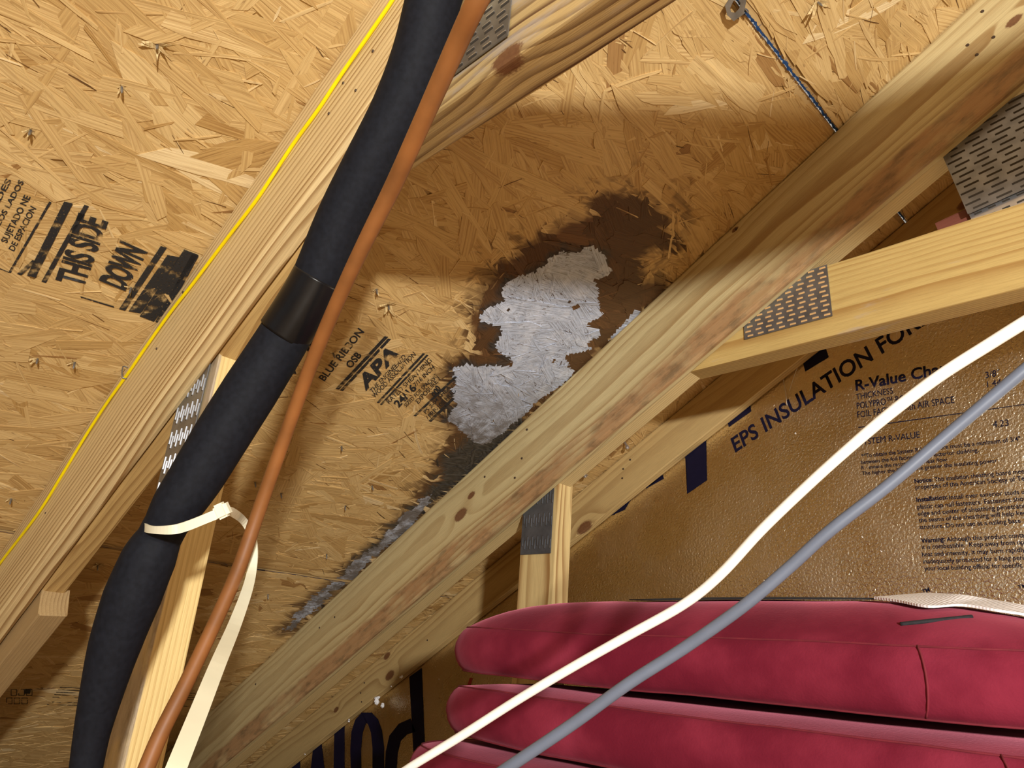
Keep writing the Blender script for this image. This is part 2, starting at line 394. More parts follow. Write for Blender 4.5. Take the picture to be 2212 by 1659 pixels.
verts = []; faces = []; vt = []; vl = []; vuv = []
def strand(a, b, ang, L, wd, e, tint, lines):
    da, db = math.sin(ang), math.cos(ang)          # along the strand
    pa, pb = db, -da                               # across
    fine = STMIN[0] < a < STMAX[0] and STMIN[1] < b < STMAX[1]
    ns = max(3, int(L / (0.0045 if fine else 0.022))); nw = max(1, int(wd / 0.0045)) if fine else 1
    t1, t2 = R.uniform(-.016, .016), R.uniform(-.055, .055) if wd > .006 else R.uniform(-.15, .15)
    curl = R.uniform(-.25, .25) / L if R.random() < 0.25 else 0
    bend = R.uniform(-.10, .10)
    off = (R.uniform(0, 40), R.uniform(0, 40)); base = len(verts)
    sk0, sk1 = R.uniform(-.6, .6) * wd, R.uniform(-.6, .6) * wd
    seed = R.uniform(0, 99); tip0, tip1 = R.uniform(.35, 1), R.uniform(.35, 1)
    for i in range(ns + 1):
        f = i / ns; s = (f - .5) * L
        hw = wd / 2 * (1 + .16 * mnoise.noise(Vector((s * 40, seed, 0)))) * min(1, tip0 + f * 6) * min(1, tip1 + (1 - f) * 6)
        cen = bend * (s * s / L - L / 12)
        for j in range(nw + 1):
            g = j / nw * 2 - 1
            ss = s + (sk0 * g * (1 - f) ** 6 + sk1 * g * f ** 6)
            if i in (0, ns): ss += R.uniform(-1, 1) * min(.003, wd * .25)
            q = g * hw + cen + R.uniform(-.0002, .0002)
            z = e + t1 * s + t2 * g * hw + curl * (s * s) * .01
            verts.append((a + da * ss + pa * q, b + db * ss + pb * q, max(z, .0001)))
            vt.append(tint); vl.append(lines); vuv.append((off[0] + ss, off[1] + g * hw))
    w1 = nw + 1
    for i in range(ns):
        for j in range(nw):
            k = base + i * w1 + j; faces.append((k, k + 1, k + w1 + 1, k + w1))
    # skirts back to the panel
    ring = [base + i * w1 for i in range(ns + 1)] + [base + ns * w1 + j for j in range(1, w1)] + [base + i * w1 + nw for i in range(ns - 1, -1, -1)] + [base + j for j in range(nw - 1, 0, -1)]
    sb = len(verts)
    for k in ring:
        x, y, z = verts[k]; verts.append((x, y, z - .0016)); vt.append(max(0, tint - .28)); vl.append(0); vuv.append(vuv[k])
    n = len(ring)
    for k in range(n): faces.append((ring[k], ring[(k + 1) % n], sb + (k + 1) % n, sb + k))

A0, A1, B0_, B1_ = -2.75, 1.0, -0.45, 1.20
def scatter(count, lf, wf, ef, sig, tf, al=.78):
    for _ in range(count):
        a = R.uniform(A0, A1); b = R.uniform(B0_, B1_)
        if not visible_ab(a, b): continue
        ang = R.gauss(0, sig) if R.random() < al else R.uniform(-1.57, 1.57)
        L = lf(); w = wf()
        # strands never bridge a panel joint
        for sm in (A_SEAM_UP, A_SEAM_LO):
            if abs(a - sm) < abs(math.sin(ang)) * L / 2 + w * .6 + .001:
                ang = R.gauss(0, .08)
                lim = abs(math.sin(ang)) * L / 2 + w * .75 + .0012
                if abs(a - sm) < lim: a = sm + math.copysign(lim, a - sm)
        strand(a, b, ang, L, w, ef(), tf(), R.random())
tf = lambda: min(1, max(0, R.gauss(.54, .11) if R.random() < .9 else R.choice((.12, .22, .85, .95))))
scatter(5200, lambda: R.uniform(.10, .24), lambda: R.uniform(.020, .058), lambda: R.uniform(.0006, .0015), .30, lambda: min(.8, max(.26, R.gauss(.53, .10))), .84)
scatter(6200, lambda: R.uniform(.06, .17), lambda: R.uniform(.007, .026), lambda: R.uniform(.0011, .0021), .42, tf)
scatter(4600, lambda: R.uniform(.02, .08), lambda: R.uniform(.0014, .005), lambda: R.uniform(.0018, .0026), .6, tf)
# torn slivers: thin pale curls and the dark crevices between strands
scatter(1500, lambda: R.uniform(.006, .04), lambda: R.uniform(.0004, .0010), lambda: R.uniform(.0018, .0026), .4, lambda: R.choice((0, 0, .03, .06)), .86)
scatter(1500, lambda: R.uniform(.008, .045), lambda: R.uniform(.0006, .0020), lambda: R.uniform(.0020, .0031), .45, lambda: R.uniform(.65, .95), .82)
V = np.array(verts); AB = V[:, :2]
stain = np.zeros(len(V)); black = np.zeros(len(V)); old = np.zeros(len(V)); mould = np.full(len(V), 1.0)
near = np.where((AB[:, 0] > STMIN[0]) & (AB[:, 0] < STMAX[0]) & (AB[:, 1] > STMIN[1]) & (AB[:, 1] < STMAX[1]))[0]
UVn = np.array(vuv)
nz = np.zeros((len(near), 3))
for i, k in enumerate(near):
    p = Vector((AB[k, 0], AB[k, 1], 0)); g = Vector((UVn[k, 0] * 14, UVn[k, 1] * 260, 0))
    nz[i] = (mnoise.fractal(p * 26, 1, 2, 4), mnoise.noise(g), mnoise.fractal(p * 110, 1, 2, 3))
P2 = AB[near]
sM, sS, sB, sF, sSm = (sdf(q, P2) for q in (PM, PS, PB, PF2, PSM))
tn = np.array(vt)[near] - .5
jag = nz[:, 0] * .010 + nz[:, 1] * .009 + tn * .055
stain[near] = np.maximum(sstep(sS + jag, .006, -.005), .75 * sstep(sS + jag * 2.2, .06, -.0) * (nz[:, 0] + nz[:, 1] * .6 > .05))
mouldd = np.minimum(np.minimum(sM + nz[:, 0] * .005 + nz[:, 2] * .0045 + nz[:, 1] * .003, sF + .003 + nz[:, 2] * .016 + nz[:, 0] * .010), sSm + nz[:, 2] * .006)
# rusty star-shaped holes round the nails under the growth
for (hx, hy, hr) in ((1128, 614, .0085), (1165, 667, .0065), (1232, 650, .0075), (1243, 664, .0085), (1100, 668, .008), (1195, 778, .009), (1161, 851, .006), (1120, 892, .008), (1150, 692, .004)):
    hc_ = np.array(deck_ab(hx, hy, .001)); dv_ = P2 - hc_; an_ = np.arctan2(dv_[:, 1], dv_[:, 0])
    mouldd = np.maximum(mouldd, hr * (.55 + .45 * np.cos(an_ * 5 + hx)) + nz[:, 2] * .002 - np.sqrt((dv_ ** 2).sum(1)))
mould[near] = mouldd
stain[near] = np.maximum(stain[near], sstep(sM + jag * .8, .03, .004))
stain[near] = np.maximum(stain[near], .92 * sstep(sF + jag * 1.1, .034, -.002))
black[near] = np.maximum(.93 * sstep(sB + jag * .8, .012, -.008), np.clip(.85 * sstep(sM + jag * .5, .014, .001) * (P2[:, 1] < PM[:, 1].mean()) * (nz[:, 0] > -.25), 0, 1))
# older, darker growth toward the lower rafter end
aM = np.array(deck_ab(1130, 770)); aL = np.array(deck_ab(1020, 960)); ax = (aL - aM) / np.linalg.norm(aL - aM)
pr = (P2 - aM) @ ax / np.linalg.norm(aL - aM)
old[near] = np.clip(sstep(pr + nz[:, 0] * .25, .0, 1.0), 0, 1)

P3 = np.array(O)[None] + V[:, :1] * np.array(U)[None] + V[:, 1:2] * np.array((0, 1, 0))[None] + V[:, 2:3] * np.array(NIN)[None]
F = faces
ismould = np.zeros(len(F), bool)
for i, f in enumerate(F):
    m_ = 0
    for k in f: m_ += mould[k]
    ismould[i] = m_ / len(f) < 0
def strand_mesh(name, sel, mat, parent, origin):
    idx = np.where(sel)[0]; fl = [F[i] for i in idx]
    used = np.unique(np.concatenate([np.array(f) for f in fl])); remap = np.full(len(V), -1); remap[used] = np.arange(len(used))
    me = bpy.data.meshes.new(name)
    me.from_pydata((P3[used] - np.array(origin)).tolist(), [], [tuple(int(remap[k]) for k in f) for f in fl])
    for nm, arr in (('tint', np.array(vt)), ('lines', np.array(vl)), ('stain', stain), ('black', black), ('old', old)):
        at = me.attributes.new(nm, 'FLOAT', 'POINT'); at.data.foreach_set('value', arr[used].astype(np.float32))
    uvl = me.uv_layers.new(name='grain'); li = np.zeros(len(me.loops), np.int32); me.loops.foreach_get('vertex_index', li)
    uvl.data.foreach_set('uv', UVn[used][li].astype(np.float32).ravel())
    me.update()
    return link(name, me, mat, parent, Matrix.Translation(origin))

# the panels: three rows of sheathing, split at the joints; strands belong to their panel
cz = V[:, 0]
fa = np.array([cz[f[0]] for f in F])
rows_ = [(A_SEAM_UP, 1.85), (A_SEAM_LO, A_SEAM_UP), (-2.72, A_SEAM_LO)]
PANELS = []
for (a0, a1) in rows_:
    bm = bmesh.new()
    g0, g1 = a0 + .0016, a1 - .0016
    c8 = [[bm.verts.new(deck_pt(a, b, e) - deck_pt((g0 + g1) / 2, -.8)) for e in (0, -.0111)] for a in (g0, g1) for b in (-2.6, YF + .05)]
    for f in ((0, 2, 3, 1),): bm.faces.new([c8[i][0] for i in f]); bm.faces.new([c8[i][1] for i in reversed(f)])
    for i, j in ((0, 1), (1, 3), (3, 2), (2, 0)): bm.faces.new((c8[i][0], c8[j][0], c8[j][1], c8[i][1]))
    bmesh.ops.recalc_face_normals(bm, faces=bm.faces)
    o = from_bm('ceiling', bm, M_osbplain, None, Matrix.Translation(deck_pt((g0 + g1) / 2, -.8)))
    tag(o, kind='structure'); PANELS.append(o)
    sel = (fa > a0) & (fa < a1) & ~ismould
    strand_mesh('strand_face', sel, M_osb, o, deck_pt((g0 + g1) / 2, .5))
mo = strand_mesh('mould_patch', ismould, M_mould, PANELS[1], deck_pt(*PM.mean(0)))
tag(mo, 'white mould growth spread over a dark brown water stain')

# painted blue edges at the joints
for (sm, b0, b1, wdt, dens) in ((A_SEAM_UP, .25, 1.15, .0035, 260), (A_SEAM_LO, -.2, 1.15, .0013, 170)):
    bm = bmesh.new(); c0 = deck_pt(sm, .6)
    prev = None
    for i in range(dens):
        b = b0 + (b1 - b0) * i / (dens - 1); w = wdt * R.uniform(.35, 1.3); s = sm + R.uniform(-.001, .001)
        cur = [bm.verts.new(deck_pt(s + k * w, b, .0031) - c0) for k in (-.5, .5)]
        if prev: bm.faces.new((prev[0], prev[1], cur[1], cur[0]))
        prev = cur
        if wdt > .002 and R.random() < .8:
            q = R.choice((-1, 1)); bb = b + R.uniform(-.004, .004); ln = R.uniform(.002, .007)
            bm.faces.new([bm.verts.new(deck_pt(sm + q * k * ln, bb + j * .0007 + k * R.uniform(-.003, .003), .0032) - c0) for k, j in ((0, -1), (0, 1), (1, 0))])
    from_bm('blue_edge_paint', bm, M_blue, PANELS[1], Matrix.Translation(c0))

# far slope, floor, wall ends (out of the frame, they only give the bounce the attic has)
bm = bmesh.new(); q = deck_pt(1.85, 0); rx, rz = q.x, q.z
for pts in ([(rx, -2.6, rz), (rx, YF + .05, rz), (rx + 3.4, YF + .05, rz - 3.4 * math.tan(TH)), (rx + 3.4, -2.6, rz - 3.4 * math.tan(TH))],):
    bm.faces.new([bm.verts.new(Vector(p_) - Vector((rx + 1.7, -.7, rz - .97))) for p_ in pts])
tag(from_bm('ceiling', bm, M_osbplain, None, Matrix.Translation((rx + 1.7, -.7, rz - .97))), kind='structure')
bm = bmesh.new(); box(bm, Vector((0, 0, -.0095)), 7.4, 3.85, .019)
tag(from_bm('floor', bm, M_osbplain, None, Matrix.Translation((1.4, -.7, 0))), kind='structure')

# ------------------------------------------------------------------ lettering
DG = None
def text_mesh(s, bold=0.0, spacing=1.0):
    cu = bpy.data.curves.new('letters', 'FONT'); cu.body = s; cu.offset = bold; cu.space_character = spacing
    cu.resolution_u = 4
    o = bpy.data.objects.new('letters', cu); COL.objects.link(o)
    dg = bpy.context.evaluated_depsgraph_get(); dg.update()
    me = bpy.data.meshes.new_from_object(o.evaluated_get(dg)); me.materials.clear()
    bpy.data.objects.remove(o); bpy.data.curves.remove(cu)
    return me
def text_fit(name, s, P0, P1, PH, nrm, lift, mat, parent, bold=0.0, spacing=1.0):
    """letters whose baseline runs P0->P1 and whose cap height is P0->PH (world points on one plane)"""
    me = text_mesh(s, bold, spacing)
    co = np.zeros(len(me.vertices) * 3, np.float32); me.vertices.foreach_get('co', co); co = co.reshape(-1, 3)
    x0, x1 = co[:, 0].min(), co[:, 0].max(); h = 0.70
    X = (P1 - P0) / (x1 - x0); Yv = (PH - P0) / h
    o = P0 + nrm * lift
    out = np.array(X)[None] * (co[:, :1] - x0) + np.array(Yv)[None] * co[:, 1:2]
    me.vertices.foreach_set('co', out.astype(np.float32).ravel()); me.update()
    return link(name, me, mat, parent, Matrix.Translation(o))
def dpx(px, py, e=.0030): return on_plane(px, py, -NIN, DD - e)
def deck_text(s, p0, p1, ph, bold=.02, spacing=1.0):
    return text_fit('ink_stamp', s, dpx(*p0), dpx(*p1), dpx(*ph), NIN, .0, M_ink, PANELS[1], bold, spacing)
def deck_quad(pts, e=.0030):
    bm = bmesh.new(); P_ = [dpx(*p, e) for p in pts]; c0 = P_[0].copy()
    bm.faces.new([bm.verts.new(p - c0) for p in P_])
    return from_bm('ink_stamp', bm, M_ink, PANELS[1], Matrix.Translation(c0))
def bar(x0, y0, x1, y1, wx, wy): deck_quad([(x0, y0), (x1, y1), (x1 + wx, y1 + wy), (x0 + wx, y0 + wy)])

def L4(x, y): return (x / 4.147, 300 + y / 4.147)       # grid of the left stamp
deck_text('ADES', L4(-40, 640), L4(105, 372), L4(-90, 620), .02)
deck_text('A LOS LADOS', L4(-40, 850), L4(215, 385), L4(-85, 830), .02)
deck_text('SUJETADO NE', L4(60, 935), L4(275, 520), L4(5, 915), .02)
deck_text('DE ESPACION', L4(125, 1010), L4(325, 625), L4(75, 985), .02)
bar(*L4(75, 1195), *L4(440, 560), 22 / 4.147, 8 / 4.147)
bar(*L4(-10, 1155), *L4(85, 1193), 0, 10 / 4.147)
bar(*L4(150, 1210), *L4(290, 1085), 40 / 4.147, 14 / 4.147)
bar(*L4(240, 1225), *L4(575, 560), 78 / 4.147, 20 / 4.147)
bar(*L4(370, 1280), *L4(755, 590), 42 / 4.147, 12 / 4.147)
deck_text('THIS SIDE', L4(740, 1330), L4(960, 740), L4(500, 1265), .035, .95)
deck_text('DOWN', L4(1110, 1360), L4(1310, 1010), L4(890, 1270), .045, .95)
bar(*L4(720, 1410), *L4(1020, 1500), 4 / 4.147, 14 / 4.147)
bar(*L4(1065, 1525), *L4(1440, 960), 55 / 4.147, 16 / 4.147)
bar(*L4(1150, 1545), *L4(1500, 1040), 110 / 4.147, 20 / 4.147)
bar(*L4(1250, 1590), *L4(1650, 990), 130 / 4.147, 50 / 4.147)
bar(*L4(1390, 1640), *L4(1720, 1030), 60 / 4.147, 20 / 4.147)

def A4(x, y): return (600 + x / 4.916, 650 + y / 4.916)  # grid of the grade stamp
deck_text('Wyaner', A4(330, 600), A4(545, 130), A4(250, 470), .03)
deck_quad([A4(285, 440), A4(430, 400), A4(390, 560), A4(345, 590)])
deck_quad([A4(75, 760), A4(140, 690), A4(180, 720), A4(200, 780), A4(130, 770)])
deck_text('BLUE RIBBON', A4(495, 855), A4(920, 330), A4(430, 815), .02)
deck_text('OSB', A4(775, 720), A4(895, 580), A4(715, 675), .03)
bar(*A4(612, 935), *A4(1135, 375), 40 / 4.916, 6 / 4.916)
bar(*A4(660, 950), *A4(1170, 400), 34 / 4.916, 6 / 4.916)
deck_text('APA', A4(930, 955), A4(1290, 560), A4(845, 845), .05, 1.05)
deck_text('THE ENGINEERED', A4(1005, 985), A4(1365, 605), A4(975, 945), .008)
deck_text('WOOD ASSOCIATION', A4(1030, 1035), A4(1470, 575), A4(995, 1000), .008)
bar(*A4(1050, 1080), *A4(1540, 555), 26 / 4.916, 6 / 4.916)
bar(*A4(1085, 1100), *A4(1580, 570), 22 / 4.916, 6 / 4.916)
deck_text('RATED SHEATHING', A4(1185, 1095), A4(1640, 640), A4(1150, 1060), .003)
deck_text('24/16', A4(1285, 1135), A4(1480, 930), A4(1225, 1085), .035)
deck_text('7/16 INCH', A4(1465, 915), A4(1670, 715), A4(1435, 880), .01)
deck_text('SIZED FOR SPACING', A4(1365, 1130), A4(1700, 800), A4(1335, 1100), .004)
deck_text('EXPOSURE 1', A4(1495, 1095), A4(1730, 835), A4(1460, 1060), .006)
bar(*A4(1440, 1220), *A4(1880, 800), 28 / 4.916, 6 / 4.916)
deck_text('000', A4(1680, 1030), A4(1735, 930), A4(1630, 990), .03)
deck_text('PS 2-04 SHEATH', A4(1575, 1200), A4(1900, 860), A4(1545, 1170), .006)
deck_text('PRP-108 HUD', A4(1625, 1240), A4(1900, 960), A4(1590, 1210), .006)
bar(*A4(1600, 1275), *A4(1850, 1030), 30 / 4.916, 10 / 4.916)

# nailing guide and grid printed near the eave
def A3(x, y): return (x / 3.017, 1000 + y / 3.017)
def bar_lo(pts):
    bm = bmesh.new(); P_ = [dpx(*p, .0024) for p in pts]; c0 = P_[0].copy()
    bm.faces.new([bm.verts.new(p - c0) for p in P_]); from_bm('ink_stamp', bm, M_ink, PANELS[2], Matrix.Translation(c0))
for k in range(8):
    y0 = 1460 + k * 16; bar_lo([A3(390 - k * 12, y0), A3(1300, y0 + 42 - k * 2), A3(1300, y0 + 46 - k * 2), A3(390 - k * 12, y0 + 5)])
for k in range(3):
    for j in range(2):
        x, y = 70 + k * 50 - j * 30, 1475 + j * 55
        for (a_, b_, c_, d_) in ((0, 0, 38, 5), (0, 38, 38, 5), (0, 0, 5, 40), (36, 0, 5, 40)):
            bar_lo([A3(x + a_, y + b_), A3(x + a_ + c_, y + b_), A3(x + a_ + c_, y + b_ + d_), A3(x + a_, y + b_ + d_)])
bar_lo([A3(165, 1470), A3(205, 1470), A3(195, 1505), A3(158, 1505)])
bar_lo([A3(225, 1462), A3(280, 1466), A3(278, 1474), A3(225, 1470)])

# ================================================================== lumber materials
PALE = (0.66, 0.43, 0.20); LATE = (0.30, 0.145, 0.045)
M_sisA = wood('pine_streaked', (0.82, 0.55, 0.27), (0.34, 0.165, 0.055), (0.050, 0.175), 135, (), .009, 1.15, seed=1.3)
M_chA = wood('pine_orange', (0.58, 0.34, 0.125), (0.30, 0.14, 0.04), (0.08, 0.02), 190, (), .008, .8, seed=2.2)
_c1 = at_y(1092, 136, YA + .0292)
_za = (at_y(1024, 176, YA + .0292).z + at_y(1281, 8, YA + .0292).z) / 2
_xa = (_za - (ZC + HD) + .142 / CT) / math.tan(TH) - .03
KTIE = (_xa + 2.2 - _c1.x, .004, .112, .0105)          # knot at the lower corner of the tie, in board coordinates
def kn(px, py, y, r, e0=.0034):
    rel = at_y(px, py, y) - deck_pt(1.80, y, e0); return (rel.dot(-U), 0, rel.dot(NIN), r)
M_sisB = wood('pine_pale', (0.61, 0.435, 0.215), (0.32, 0.165, 0.055), (0.065, 0.060), 130, (kn(995, 1112, YB, .0105), kn(1018, 1070, YB, .006), kn(1588, 496, YB, .0035), kn(2190, 45, YB, .006)), .012, .9,
              stain=(2, .098, .1447, (0.37, 0.205, 0.095), .010), seed=3.7)
M_chB = wood('pine_chord_edge', (0.66, 0.44, 0.20), (0.36, 0.18, 0.06), (0.09, 0.16), 220, (), .006, .6, seed=4.1)
M_postA = wood('pine_bright', (0.80, 0.53, 0.22), (0.56, 0.31, 0.10), (-.05, .03), 200, (), .005, .75, seed=5.5, stain=(1, .004, -.002, (0.36, 0.30, 0.24)))
M_postB = wood('pine_post', (0.70, 0.46, 0.20), (0.34, 0.16, 0.05), (0.05, .045), 120, (), .014, 1.15, seed=6.4)
M_tieA = wood('pine_tie_weathered', (0.58, 0.36, 0.15), (0.13, 0.055, 0.022), (-.10, .03), 125, (KTIE,), .006, 1.35, seed=7.9, grey=((0.42, 0.36, 0.31), .50))
M_tieB = wood('pine_tie_golden', (0.60, 0.375, 0.13), (0.36, 0.165, 0.04), (0.10, .10), 210, ((.335, 0, .036, .0052), (.33, 0, .055, .0062)), .008, .9, seed=8.8, grey=((0.44, 0.37, 0.32), .60))
M_chC = wood('pine_gable', (0.60, 0.375, 0.155), (0.33, 0.165, 0.055), (0.08, .06), 150, (kn(842, 1459, YC, .0105), kn(836, 1417, YC, .008), kn(726, 1533, YC, .0065), kn(1262, 1140, YC, .012), kn(2085, 440, YC, .008)), .010, .8, seed=9.6)
M_webA = wood('pine_rough', (0.48, 0.29, 0.13), (0.26, 0.13, 0.05), (0.1, .02), 200, (), .008, .7, seed=10.2)
M_red = wood('pine_dark_red', (0.20, 0.055, 0.035), (0.10, 0.025, 0.018), (0.1, .02), 200, (), .008, .7, seed=11.2)

# ================================================================== rafters beside each truss
YV = Vector((0, 1, 0))
AL0, AL1 = -2.60, 1.80
def slope_board(name, y, a0, a1, depth, thick, mat, parent=None, e0=.0034, **kw):
    # local X up-slope, Y toward the gable, Z = X x Y = away from the deck?  (U x Y) = -NIN ; start at lower edge
    X = -U                                     # run down the slope so that local Z points into the attic
    return lumber(name, deck_pt(a1, y, e0), X, YV, a1 - a0, depth - e0, thick, mat, parent, **kw)
assert ((-U).cross(YV) - NIN).length < 1e-5
ra = slope_board('rafter', YA, AL0, AL1, .1455, .0285, M_sisA, bev=.006, nx=60)
tag(ra, 'streaky pine rafter crossing the left side, yellow wire stapled along it', 'rafter')
rb = slope_board('rafter', YB, AL0, AL1, .1447, .0209, M_sisB, bev=.004, nx=60)
tag(rb, 'long pale pine rafter running diagonally below the mould, brown bark along its lower edge', 'rafter')

# ------------------------------------------------------------------ connector plates
def plate(name, c, X, Y, w, h, mat, parent, rows, cols, slot_mat, sl=.0085, sw=.0017, flip=False, tabs=True, bright=None):
    """toothed truss plate: c centre, X/Y in-plane unit axes; slots run along Y in staggered pairs"""
    X = X.normalized(); Y = (Y - X * Y.dot(X)).normalized(); Z = X.cross(Y)
    if Z.dot(CAM - c) < 0: Z = -Z
    bm = bmesh.new(); box(bm, Vector((0, 0, 0)), w, h, .0012, X, Y, Z)
    for i in range(cols):
        for j in range(rows):
            x = -w / 2 + (i + .5) * w / cols; y = -h / 2 + (j + .5) * h / rows + (-1) ** i * sl * .18
            if abs(x) > w / 2 - sw or abs(y) > h / 2 - sl * .5: continue
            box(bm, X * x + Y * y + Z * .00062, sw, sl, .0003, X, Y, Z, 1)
            if tabs:
                box(bm, X * (x + sw * .65) + Y * y + Z * .0008, sw * .35, sl * .9, .0012, X, Y, Z, 2)
    return from_bm(name, bm, [mat, slot_mat, bright or M_zincb], parent, Matrix.Translation(c))

# ================================================================== truss at the left rafter
YTA = YA + .0292
tA = empty('roof_truss', deck_pt(-1.6, YTA + .015, .3)); tag(tA, 'wooden roof truss behind the left rafter, with post, tie and metal plates', 'truss')
slope_board('top_chord', YTA, AL0, AL1, .142, .031, M_chA, tA, bev=.004, nx=60)
# horizontal tie, its corner line measured along its lower front edge
pa_ = at_y(1024, 176, YTA); pb_ = at_y(1281, 8, YTA); zt = (pa_.z + pb_.z) / 2
xa = deck_ab(0, 0)
def chord_x(z, depth): return (z - (ZC + HD) + depth / CT) / math.tan(TH)      # where the chord underside is at height z
x0 = chord_x(zt, .142) - .03
tie_h = .118
tieA = lumber('collar_tie', Vector((x0 + 2.2, YTA + .0004, zt + tie_h)), Vector((-1, 0, 0)), YV, 2.2, tie_h, .038, M_tieA, tA, bev=.003, nx=50)
c_ = at_y(1020, 60, YTA - .0016)
prx = at_y(1102, 30, YTA - .0016).x; pbz = at_y(1040, 118, YTA - .0016).z
plate('connector_plate', Vector((prx - .06, YTA - .0017, pbz + .045)), Vector((0, 0, 1)), Vector((1, 0, 0)), .09, .12, M_zinc, tA, 7, 11, M_slot, .010, .0022)
# upright post: front right corner measured on the sight lines
pc = at_y(381, 1159, YTA); pc2 = at_y(285, 1550, YTA); xp = (pc.x + pc2.x) / 2
ztop = at_y(500, 765, YTA + .02).z
postA = lumber('web_post', Vector((xp, YTA + .0004, 0)), Vector((0, 0, 1)), YV, ztop, .089, .038, M_postA, tA, bev=.002, nx=40, ragged=.004)
plate('connector_plate', Vector((xp - .048, YTA - .0018, ztop - .115)), Vector((1, 0, 0)), Vector((0, 0, 1)), .068, .235, M_zinc, tA, 8, 10, M_slot, .016, .0022)
# short diagonal web toward the eave
w0 = at_y(141, 1346, YTA + .036); w1 = at_y(0, 1518, YTA + .036)
dv = w1 - w0; dv.y = 0; dv.normalize()
lumber('web_brace', Vector((w0.x, YTA, w0.z + .008)) - dv.cross(YV) * .042, dv, YV, .75, .042, .036, M_webA, tA, bev=.002, nx=16, ragged=.002)

# ================================================================== truss at the pale rafter
YTB = YB + .0213
tB = empty('roof_truss', deck_pt(-1.2, YTB + .015, .3)); tag(tB, 'wooden roof truss behind the pale rafter, with golden tie and short post', 'truss')
slope_board('top_chord', YTB, AL0, AL1, .1405, .034, M_chB, tB, bev=.003, nx=60)
pt = at_y(1777, 575, YTB); pt2 = at_y(2212, 470, YTB); q1 = at_y(1640, 765, YTB); q2 = at_y(2212, 620, YTB)
dirT = (q2 - q1); dirT.y = 0; dirT.normalize()
hT = ((pt - q1) - dirT * (pt - q1).dot(dirT)).length
st = q2 + dirT * 1.6; Lt = (st - q1).length + .13
dnT = (-dirT).cross(YV)
lumber('collar_tie', st - dnT * hT, -dirT, YV, Lt, hT, .038, M_tieB, tB, bev=.003, nx=50, ragged=.002)
prt = at_y(1781, 640, YTB - .0012); pbot = at_y(1700, 690, YTB - .0012)
plate('connector_plate', at_y(1695, 655, YTB - .0014), dirT.cross(YV), dirT, .078, .125, M_zinc, tB, 8, 11, M_slotw, .0085, .0022)
# short post below the chord
px0 = (at_y(1128, 1110, YTB).x + at_y(1115, 1325, YTB).x) / 2; px1 = (at_y(1203, 1050, YTB).x + at_y(1195, 1325, YTB).x) / 2
zpt = at_y(1225, 1015, YTB + .02).z
lumber('web_post', Vector((px1, YTB + .0004, 0)), Vector((0, 0, 1)), YV, zpt, px1 - px0, .038, M_postB, tB, bev=.002, nx=30, ragged=.006)
pz0 = at_y(1160, 1197, YTB).z
plate('connector_plate', Vector((px0 + .037, YTB - .0016, pz0 + .075)), Vector((1, 0, 0)), Vector((0, 0, 1)), .068, .15, M_zincd, tB, 4, 12, M_slot, .016, .0018, bright=M_zinc)
# plates and dark web at the far joint
pc1 = at_y(2092, 465, YTB); pc2_ = at_y(2212, 410, YTB); pc3 = at_y(2040, 345, YTB)
Xp = (pc2_ - pc1).normalized(); Yp = (pc3 - pc1).normalized()
plate('connector_plate', pc1 + Xp * .075 + Yp * .062 + Vector((0, -.002, 0)), Yp, Xp, .125, .15, M_zinc, tB, 6, 15, M_slot, .0165, .0026, tabs=False)
pd = at_y(2105, 490, YTB + .004)
plate('connector_plate', pd + Xp * .03 + Yp * .006, Yp, Xp, .028, .06, M_zincb, tB, 4, 3, M_slot, .008, .0022)
lumber('web_brace', at_y(2075, 455, YTB + .008) + Xp * .8, -Xp, YV, .83, .07, .03, M_red, tB, bev=.002, nx=12)

# ================================================================== gable truss and the foil wall
tC = empty('gable_truss', deck_pt(-1.2, YC, .2)); tag(tC, 'brown knotty gable truss chord lying against the foil wall', 'truss')
slope_board('top_chord', YC, AL0, AL1, .0821, .020, M_chC, tC, bev=.002, nx=60)
bm = bmesh.new()
def gz(x): return min(O.z + x * math.tan(TH), rz - (x - rx) * math.tan(TH)) - .004
xs = [-2.17, rx, rx + 3.3]; front = []; back = []
for x, z in ((-2.17, 0), (rx + 3.3, 0), (rx + 3.3, max(.01, gz(rx + 3.3))), (rx, gz(rx)), (-2.17, max(.01, gz(-2.17)))):
    front.append(bm.verts.new(Vector((x, 0, z)))); back.append(bm.verts.new(Vector((x, .012, z))))
bm.faces.new(front); bm.faces.new(list(reversed(back)))
for i in range(5): bm.faces.new((front[i], back[i], back[(i + 1) % 5], front[(i + 1) % 5]))
bmesh.ops.recalc_face_normals(bm, faces=bm.faces)
wall = tag(from_bm('wall_back', bm, M_foil, None, Matrix.Translation((0, YF, 0))), kind='structure')
NG = Vector((0, -1, 0))
def g(px, py): return at_y(px, py, YF - .0006)
def foil_text(s, p0, p1, ph, bold=0.0, spacing=1.0):
    return text_fit('printed_text', s, g(*p0), g(*p1), g(*ph), NG, 0, M_navy, wall, bold, spacing)
def foil_poly(pts):
    bm = bmesh.new(); P_ = [g(*p) for p in pts]; c0 = P_[0].copy()
    bm.faces.new([bm.verts.new(p - c0) for p in P_]); bmesh.ops.triangulate(bm, faces=bm.faces)
    return from_bm('printed_letter', bm, M_navy, wall, Matrix.Translation(c0))
